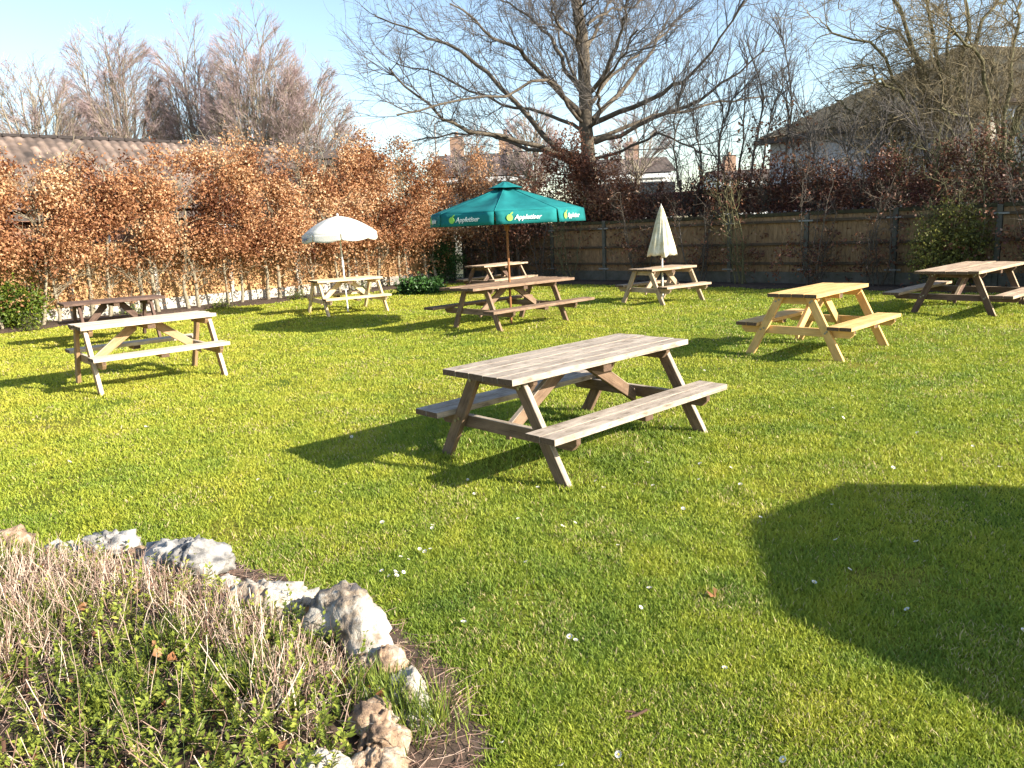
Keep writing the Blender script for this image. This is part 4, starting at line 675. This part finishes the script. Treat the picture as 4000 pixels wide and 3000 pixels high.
# --- two arching trees in front of the big house
def arch_tree(px, Y, tips, label, r0=.2, den=1.):
    b = at(px, 420, Y); root = empty('bare_tree', (b.x, Y, 0)); tag(root, label, 'tree'); o = np.array([b.x, Y, 0.]); T = Tubes(); L = []
    for j, (tx, ty, dy) in enumerate(tips):
        e = np.array(at(tx, ty, Y+dy))-o; st = np.array([rnd.uniform(-.15, .15), rnd.uniform(-.15, .15), 0]); k = np.array([e[0]*.15, e[1]*.15, e[2]*.45]); m = np.array([e[0]*.5, e[1]*.5, e[2]*.86]); P = smooth_path([st, k, m, e], 14, .07); T.add(P, np.linspace(r0*rnd.uniform(.6, 1), .02, 14), 7); L.append(P)
    T.build('trunk', BARKG, root); T = Tubes(); L = np.array(L); A, D, _ = along(L, int(14*den), .35); a1 = twigs(T, A, side_dirs(D, 1.2, .4, .0), .8+1.2*RS.rand(len(A)), .010+.010*RS.rand(len(A)), 7, .38, .0, 4, .35); A, D, _ = along(a1, 7, .1); a2 = twigs(T, A, side_dirs(D, 1.2, .4, -.02), .4+.6*RS.rand(len(A)), .005+.003*RS.rand(len(A)), 5, .42, -.02, 3, .4); A, D, _ = along(a2, 4, .1); twigs(T, A, side_dirs(D, 1.1, .3, 0), .15+.35*RS.rand(len(A)), .003+.0015*RS.rand(len(A)), 4, .4, 0, 3, .5)
    T.build('branches', RTW, root); return root
arch_tree(2050, 20.5, [(1780, 60, -.5), (1830, -40, 1), (1900, 60, 2), (1960, -60, -1), (2040, 20, 2), (2100, -60, 0), (1880, 170, -1), (2180, -20, 1)], 'dense arching bare tree with lichened twigs left of the house ridge', .11, 1.4)
arch_tree(2160, 19.5, [(1960, 130, 1), (2060, 60, -1), (2130, 120, 1), (2200, 20, 0), (2290, 60, 1), (2020, 230, -1), (2250, 160, 1), (1920, 240, 1)], 'brownish arching bare tree hiding the right house windows', .11, 1.5)
arch_tree(1960, 21, [(1800, 220, 1), (1860, 130, 0), (1950, 180, 1), (2010, 150, -1), (1760, 290, 0), (1890, 260, 1), (1830, 300, -1), (2080, 210, 1)], 'low tangled bare tree covering the left slope of the house roof', .07, 1.2)
# ================================================================== FLOWER BED
m, t, b = new_mat('flint_white'); n1 = noise_tex(t, 5, 6, .65); n2 = noise_tex(t, 22, 6, .7); c1 = ramp(t, n1, [(.34, (.10, .09, .09)), (.42, (.30, .23, .16)), (.48, (.44, .39, .32)), (.62, (.56, .52, .46))]); c2 = ramp(t, n2, [(.3, (.5, .42, .33)), (.5, (1, 1, 1))]); mx = nd(t, 'ShaderNodeMixRGB', blend_type='MULTIPLY'); mx.inputs[0].default_value = .8; t.links.new(c1, mx.inputs[1]); t.links.new(c2, mx.inputs[2]); t.links.new(mx.outputs[0], b.inputs['Base Color']); b.inputs['Roughness'].default_value = .85; bump(t, b, n2, 1, .02); ST_W = m
m, t, b = new_mat('flint_tan'); n1 = noise_tex(t, 7, 6, .65); n2 = noise_tex(t, 26, 6, .7); c1 = ramp(t, n1, [(.38, (.14, .09, .06)), (.48, (.36, .24, .15)), (.60, (.54, .46, .36))]); c2 = ramp(t, n2, [(.3, (.45, .38, .33)), (.5, (1, 1, 1))]); mx = nd(t, 'ShaderNodeMixRGB', blend_type='MULTIPLY'); mx.inputs[0].default_value = .8; t.links.new(c1, mx.inputs[1]); t.links.new(c2, mx.inputs[2]); t.links.new(mx.outputs[0], b.inputs['Base Color']); b.inputs['Roughness'].default_value = .85; bump(t, b, n2, 1, .02); ST_T = m
m, t, b = new_mat('flint_grey'); n1 = noise_tex(t, 6, 6, .65); c1 = ramp(t, n1, [(.36, (.10, .095, .09)), (.46, (.27, .25, .23)), (.54, (.40, .37, .33)), (.66, (.54, .50, .44))]); t.links.new(c1, b.inputs['Base Color']); b.inputs['Roughness'].default_value = .7; bump(t, b, n1, .9, .02); ST_G = m
def stone(path, rad, m, label, lump=.34, seed=0, flat=.8):
    """boulder swept along a short path of (zoom x, zoom y of its foot, height of centre)"""
    P = [np.array([*z4s(a, b_)[:2], h]) for a, b_, h in path]; c = sum(P)/len(P); o = np.array([c[0], c[1], 0]); P = [p-o for p in P]; P = smooth_path(P, 35)
    d0 = unit(P[-1]-P[0]); r = rad*.84; Pe = np.concatenate([[P[0]-d0*r*f for f in (.98, .9, .7, .4)], P, [P[-1]+d0*r*f for f in (.4, .7, .9, .98)]]); pr = np.concatenate([[.2, .44, .71, .92], np.ones(35), [.92, .71, .44, .2]])*r
    sd = 64; T = Tubes(); T.add(Pe, pr, sd); V, Fq, A = T.arrays(); k = len(Pe); V = np.concatenate([V, [Pe[0]-d0*.02*r, Pe[-1]+d0*.02*r]]); n0 = len(V)-2
    caps = [(n0, (i+1) % sd, i) for i in range(sd)]+[(n0+1, (k-1)*sd+i, (k-1)*sd+(i+1) % sd) for i in range(sd)]
    cen = V.mean(0); out = []
    for v in V:
        q = Vector(v)*(1/r); n_ = noise.fractal(q*1.2+Vector((seed*7.3, 1, 2)), .7, 2.1, 5)*1.1+.9*(abs(noise.noise(q*1.9+Vector((seed, 5, 1))))-.2)-1.1*max(0, noise.noise(q*2.6+Vector((3, seed, 9)))-.28); dv = v-cen; dv = dv/(np.linalg.norm(dv)+1e-6); vd = noise.voronoi(q*1.7+Vector((seed*3.1, 0, 0)))[0]; n_ += .9*(min(vd[1]-vd[0], .35)-.18); w_ = v+dv*r*lump*n_; w_[2] = (w_[2]-cen[2])*flat+cen[2]; out.append(w_)
    ob_ = np_mesh('stone', out, [Fq, caps], m, None, None, True); ob_.location = o; tag(ob_, label, 'stone', 'stones edging the flower bed'); 
    return ob_
stone([(-10, 290, .13), (70, 300, .13)], .14, ST_T, 'pinkish tan stone at the left end of the bed edging', seed=1)
stone([(265, 300, .11), (305, 302, .11)], .085, ST_W, 'small white stone half hidden by stems near the left of the bed', seed=2)
stone([(500, 290, .13), (560, 292, .13)], .115, ST_G, 'grey and white stone, third along the bed edging from the left', seed=3)
stone([(650, 335, .10), (700, 340, .10)], .10, ST_T, 'low tan stone left of the big pointed grey one', seed=4)
stone([(790, 370, .15), (900, 385, .17), (950, 390, .18)], .15, ST_G, 'big pointed grey and white stone at the top of the bed edge', seed=5, lump=.35)
stone([(960, 440, .06), (1040, 445, .08)], .09, ST_G, 'dark hollow stone tucked below the big pointed one', seed=6)
stone([(1130, 590, .13), (1270, 585, .14)], .15, ST_W, 'rounded cream stone with brown streaks, middle of the bed edge', seed=7)
stone([(1355, 545, .11), (1375, 550, .12)], .10, ST_W, 'small rounded white stone touching the cream one', seed=8)
stone([(1490, 690, .12), (1560, 650, .20), (1650, 700, .17), (1715, 800, .06)], .115, ST_W, 'largest white stone, bent like an arch', seed=9, lump=.22, flat=.95)
stone([(1690, 850, .10), (1790, 850, .13)], .075, ST_T, 'narrow tan stone just below the white arched stone', seed=10)
stone([(1860, 930, .12), (1885, 1020, .05)], .075, ST_W, 'upright white stone at the right tip of the bed', seed=11)
stone([(1620, 960, .05), (1720, 950, .05)], .10, ST_G, 'dark grey flint in shade behind the tan stones', seed=12)
stone([(1700, 1120, .14), (1770, 1200, .08)], .085, ST_T, 'tall tan stone with a rounded shoulder near the bottom', seed=13)
stone([(1660, 1330, .10), (1760, 1325, .10)], .08, ST_T, 'brown-grey stone at the lower edge of the picture', seed=14)
stone([(1430, 1380, .12), (1520, 1385, .11)], .08, ST_W, 'white stone cut off by the lower edge of the picture', seed=15)
stone([(1130, 905, .03), (1160, 905, .03)], .045, plain('terracotta', (.34, .10, .05), .9), 'small broken piece of red terracotta among the bed plants', seed=16)
stone([(495, 770, .10), (530, 772, .10)], .05, ST_T, 'small tan pebble stone among the stems on the left', seed=17)
stone([(800, 460, .05), (850, 462, .05)], .055, plain('orange_stone', (.55, .26, .12), .9), 'orange stone under the grey pointed one', seed=18)
# dead stems
def bed_points(n, fn=None):
    out = []; tot = 0
    while tot < n:
        xx = -4.6+5.0*RS.rand(n*3); yy = 1.35+4.2*RS.rand(n*3); k = in_poly(xx, yy, bed_poly) & (bed_dist(xx, yy) > .04)
        if fn is not None: k &= RS.rand(len(xx)) < fn(xx, yy)
        out.append(np.stack([xx[k], yy[k]], 1)); tot += k.sum()
    return np.concatenate(out)[:n]
DEAD = leafy('dead_stems', [(0, (.12, .065, .045)), (.35, (.35, .22, .165)), (.7, (.58, .43, .33)), (1, (.82, .69, .53))], .1, .7)
def dens_dead(x, y): return np.clip((.1+1.0*grid_noise(x, y, .4, 41)**1.5)*np.clip(.62+.6*(y-2.0), .55, 1.3)+.3*(y-3.1), .05, 1)
p = bed_points(10500, dens_dead); P = np.concatenate([p, bed_z(p[:, 0], p[:, 1])[:, None]], 1); T = Tubes(); D = unit(RS.normal(0, .30, P.shape)*(1, 1, 0)+np.array([0, 0, 1])); Q = twigs(T, P, D, (.05+.22*RS.rand(len(P))**2.0)*np.clip(.35+bed_dist(P[:, 0], P[:, 1])/.7, .35, 1)*np.clip(1.25-.16*(P[:, 1]-1.5), .6, 1.1), .0011+.0017*RS.rand(len(P))**2, 5, .16, .0, 4, .6, RS.rand(len(P)))
A, D, ix = along(Q, 1, .3); twigs(T, A, side_dirs(D, .8, .3), .03+.05*RS.rand(len(A)), .0009+np.zeros(len(A)), 3, .3, 0, 3, .6, RS.rand(len(A)))
tag(T.build('dead_stems', DEAD), 'dense tangle of dry pinkish brown dead stems standing in the flower bed', 'dead stems', kind='stuff')
# matted dry litter lying on the soil, and just outside the stones
p = bed_points(2600); P = np.concatenate([p, bed_z(p[:, 0], p[:, 1])[:, None]+.02], 1); T = Tubes(); twigs(T, P, unit(RS.normal(0, 1, P.shape)*(1, 1, .12)), .05+.12*RS.rand(len(P)), .0012+.0012*RS.rand(len(P)), 4, .25, 0, 3, .7, RS.rand(len(P)))
xx = -4+5*RS.rand(40000); yy = 1.4+4*RS.rand(40000); kq = (~in_poly(xx, yy, bed_poly)) & (bed_dist(xx, yy) < .34*RS.rand(40000)**.7); xx = xx[kq][:4500]; yy = yy[kq][:4500]; P = np.stack([xx, yy, bed_z(xx, yy)+.01], 1); twigs(T, P, unit(RS.normal(0, 1, P.shape)*(1, 1, .2)), .04+.09*RS.rand(len(P)), .001+.001*RS.rand(len(P)), 4, .25, 0, 3, .7, .7*RS.rand(len(P))); tag(T.build('dry_litter', DEAD), 'dry grass litter matted on the soil around the bed stones', 'litter', kind='stuff')
# green shoots: stems with opposite pointed leaves
def dens_green(x, y): return np.clip(1.15-.45*(y-1.6)+.3*grid_noise(x, y, .35, 44), .12, 1)*np.clip(grid_noise(x, y, .28, 45)*1.8-.15, .05, 1)
SHOOT = leafy('shoot_leaves', [(0, (.03, .06, .015)), (.35, (.12, .17, .03)), (.75, (.29, .33, .05)), (1, (.50, .48, .10))], .35, .45)
p = bed_points(2900, dens_green); P = np.concatenate([p, bed_z(p[:, 0], p[:, 1])[:, None]], 1); T = Tubes(); hgt = .05+.12*RS.rand(len(P)); Q = twigs(T, P, unit(RS.normal(0, .3, P.shape)*(1, 1, 0)+np.array([0, 0, 1])), hgt, .0013+np.zeros(len(P)), 5, .15, .0, 3, .6, .2*RS.rand(len(P))); V1, F1, A1 = T.arrays()
Vs = [V1]; As = [A1]; Fs = [F1]; base = len(V1); tris = []
for lv in np.linspace(.25, 1, 7):
    for s2 in (1, -1):
        t_ = lv*4; i = min(int(t_), 3); f = t_-i; Ab = Q[:, i]*(1-f)+Q[:, i+1]*f; D = unit(Q[:, i+1]-Q[:, i]); a = RS.rand(1)[0]*3+lv*5+P[:, 0]*40; hd = np.stack([np.cos(a), np.sin(a), 0*a], 1)*s2; ld_ = unit(hd+D*(.25+.7*lv)+RS.normal(0, .15, D.shape)); X = unit(np.cross(ld_, D)); Z = np.cross(X, ld_); sz = (.012+.017*RS.rand(len(P))+.01*(1-lv))[:, None]
        Lf = np.stack([Ab, Ab+ld_*sz*.45+X*sz*.24+Z*sz*.05, Ab+ld_*sz-Z*sz*.1, Ab+ld_*sz*.45-X*sz*.24+Z*sz*.05], 1).reshape(-1, 3); j = np.arange(len(P))[:, None]*4+base; tris += [j+[0, 1, 2], j+[0, 2, 3]]; Vs.append(Lf); As.append(np.repeat(np.clip(.25+.45*RS.rand(len(P))+.35*grid_noise(P[:, 0], P[:, 1], .3, 46), 0, 1), 4)); base += len(Lf)
tag(np_mesh('green_shoots', np.concatenate(Vs), [F1, np.concatenate(tris)], SHOOT, None, np.concatenate(As)), 'fresh yellow-green leafy shoots growing thickly in the flower bed', 'ground cover', kind='stuff')
# long grass tufts in the bed (brighter green)
cen = [z4(1150, 1080), z4(60, 860), z4(560, 1180), z4(330, 730), z4(1330, 620), z4(840, 900), z4(1750, 1050), z4(1900, 1130), z4(80, 420)]
Bv = []; Bc = []
for c in cen:
    n_ = 420; o = RS.normal(0, .075, (n_, 2)); bb = np.array([c.x, c.y])+o; a = RS.rand(n_)*6.28; l = .05+.10*RS.rand(n_); le = .2+.6*RS.rand(n_); tp = np.stack([np.cos(a)*le, np.sin(a)*le, np.ones(n_)], 1); tp *= (l/np.linalg.norm(tp, axis=1))[:, None]; B0 = np.concatenate([bb, bed_z(bb[:, 0], bb[:, 1])[:, None]], 1); sd_ = np.stack([np.sin(a), -np.cos(a), 0*a], 1)*.0022
    Bv.append(np.stack([B0-sd_, B0+sd_, B0+tp*.6+sd_*.8+[0, 0, .01], B0+tp*.6-sd_*.8+[0, 0, .01], B0+tp], 1).reshape(-1, 3)); Bc.append(np.repeat(.25+.5*RS.rand(n_), 5))
V = np.concatenate(Bv); i = np.arange(len(V)//5)[:, None]*5; tag(np_mesh('bed_grass', V, [i+[0, 1, 2, 3], i+[3, 2, 4]], SHOOT, None, np.concatenate(Bc)), 'tufts of bright green grass among the bed plants', 'grass', kind='stuff')
# fallen brown leaves in the bed
p = bed_points(420); P = np.concatenate([p, bed_z(p[:, 0], p[:, 1])[:, None]+.015+.05*RS.rand(420)[:, None]], 1); tag(leaves_obj('fallen_leaves', P, .045, COPPER, asp=.7), 'curled brown fallen leaves caught in the flower bed', 'fallen leaves', kind='stuff')
# individual stakes and sticks
STK = wood('pale_stick', (.70, .58, .42), (.58, .45, .30), (.35, .24, .14), .2)
def stick(name, a, b_, r, label, cat='stick', grp=None, m=None):
    T = Tubes(); a = np.array(a, float); b_ = np.array(b_, float); P = smooth_path([a, (a+b_)/2+RS.normal(0, .003, 3), b_], 5)-a; T.add(P, [r, r, r*.95, r*.9, r*.8], 8); o = T.build(name, m or DEAD); o.location = a; return tag(o, label, cat, grp)
def zh(x, y, h): q = z4(x, y); return at(*[0, 0], 1) if 0 else q
def bedstick(x0, y0, x1, y1, h0, h1, r, label): 
    a = z4(x0, y0); k = (CH-h0)/CH; A = np.array([a.x*k, a.y*k, h0]); b_ = z4(x1, y1); k = (CH-h1)/CH; stick('stick', A, np.array([b_.x*k, b_.y*k, h1]), r, label)
bedstick(215, 1210, 345, 1000, .17, .27, .006, 'thick pale dry stick leaning to the right in the bed')
bedstick(20, 1290, 12, 1150, .16, .28, .009, 'cut pale stub at the lower left corner of the picture')
bedstick(885, 650, 858, 495, .14, .30, .005, 'short pale cut stem in front of the middle stones')
bedstick(1030, 575, 1012, 490, .14, .24, .005, 'small white-tipped stem beside the short pale cut stem')
bedstick(970, 1040, 980, 885, .16, .29, .004, 'upright straw-coloured stem in the middle of the bed')
bedstick(125, 960, 122, 775, .16, .30, .005, 'upright straw-coloured stem on the left side of the bed')
# sticks on the lawn
a = gr(1352, 1552, .02); b_ = gr(1398, 1532, .035); stick('stick', a, b_, .006, 'longer of two dry sticks lying on the near lawn')
a = gr(1350, 1536, .03); b_ = gr(1385, 1545, .02); stick('stick', a, b_, .004, 'shorter of two dry sticks lying on the near lawn')
# ================================================================== DAISIES
PET = plain('daisy_petals', (.82, .80, .80), .7, bs=0); YC = plain('daisy_centre', (.75, .52, .05), .8, bs=0)
def daisy_mesh():
    V = [(0, 0, .030)]; Fd = []; n_ = 12
    for k in range(n_):
        a = 2*math.pi*k/n_; da = .2; V += [(.003*math.cos(a-da), .003*math.sin(a-da), .029), (.0125*math.cos(a-da*.9), .0125*math.sin(a-da*.9), .034), (.0135*math.cos(a), .0135*math.sin(a), .034), (.0125*math.cos(a+da*.9), .0125*math.sin(a+da*.9), .034), (.003*math.cos(a+da), .003*math.sin(a+da), .029)]; i = 1+k*5; Fd.append((i, i+1, i+2, i+3, i+4))
    nb = len(V); V += [(.0045*math.cos(2*math.pi*k/8), .0045*math.sin(2*math.pi*k/8), .033) for k in range(8)]+[(0, 0, .036)]; cc = [(nb+k, nb+(k+1) % 8, nb+8) for k in range(8)]
    ns = len(V); V += [(-.001, 0, -.01), (.001, 0, -.01), (.001, 0, .03), (-.001, 0, .03), (0, -.001, -.01), (0, .001, -.01), (0, .001, .03), (0, -.001, .03)]; stf = [(ns, ns+1, ns+2, ns+3), (ns+4, ns+5, ns+6, ns+7)]
    me = bpy.data.meshes.new('daisy'); me.from_pydata(V, [], Fd+cc+stf); me.materials.append(PET); me.materials.append(YC); me.materials.append(LEAFY)
    for i, p_ in enumerate(me.polygons): p_.material_index = 0 if i < 12 else (1 if i < 20 else 2)
    return me
dm = daisy_mesh(); spots = [(313, 922), (318, 925), (683, 1060), (826, 1127), (932, 1135), (935, 1137), (905, 1184), (922, 1190), (930, 1186), (864, 1202), (878, 1206), (845, 1240), (852, 1243), (858, 1238), (848, 1233), (867, 1232), (828, 1232), (1009, 1030), (1021, 1062), (1162, 1052), (1290, 1038), (1302, 1056), (1238, 1128), (1370, 1046), (1412, 1050), (1600, 1050), (1516, 1004), (1575, 1010), (1512, 1036), (1490, 946), (1400, 1001), (1404, 1277), (1378, 1312), (1233, 1376), (1242, 1386), (1800, 885), (1815, 905), (1840, 858), (1797, 1093), (1812, 1170), (1985, 1172), (1755, 1262), (1967, 1320), (1830, 1232), (2205, 1358), (1565, 1448), (1088, 1610), (1340, 1622), (1700, 1640), (1640, 1120), (1960, 880), (1520, 800), (1120, 1120), (760, 940), (590, 1070), (1220, 1660), (1925, 1010), (1985, 935), (1450, 920), (1210, 1138), (1000, 1350), (1140, 1215), (560, 1035), (230, 960), (145, 1000), (1690, 770), (1760, 800), (2100, 960), (2160, 1010), (1475, 1100), (1335, 1180)]
for k, (a, b_) in enumerate(spots):
    q = gr(a, b_, .03); o = bpy.data.objects.new('daisy', dm); C.objects.link(o); o.location = (q.x, q.y, float(lawn_z(q.x, q.y))+.006); sc_ = rnd.uniform(.65, 1.0)*(1+.05*max(0, q.y-3)); o.scale = (sc_,)*3; o.rotation_euler = (rnd.uniform(-.5, .2)-.15, rnd.uniform(-.3, .5), rnd.uniform(0, 6)); tag(o, 'small white daisy open in the lawn grass', 'daisy', 'daisies scattered over the lawn')
q = gr(1543, 1295, .02); o = leaves_obj('dead_leaf', np.array([[0, 0, .0], [.01, .01, 0]]), .05, TANL, asp=.8); o.location = (q.x, q.y, .03); tag(o, 'single curled tan leaf lying on the middle of the near lawn', 'leaf')
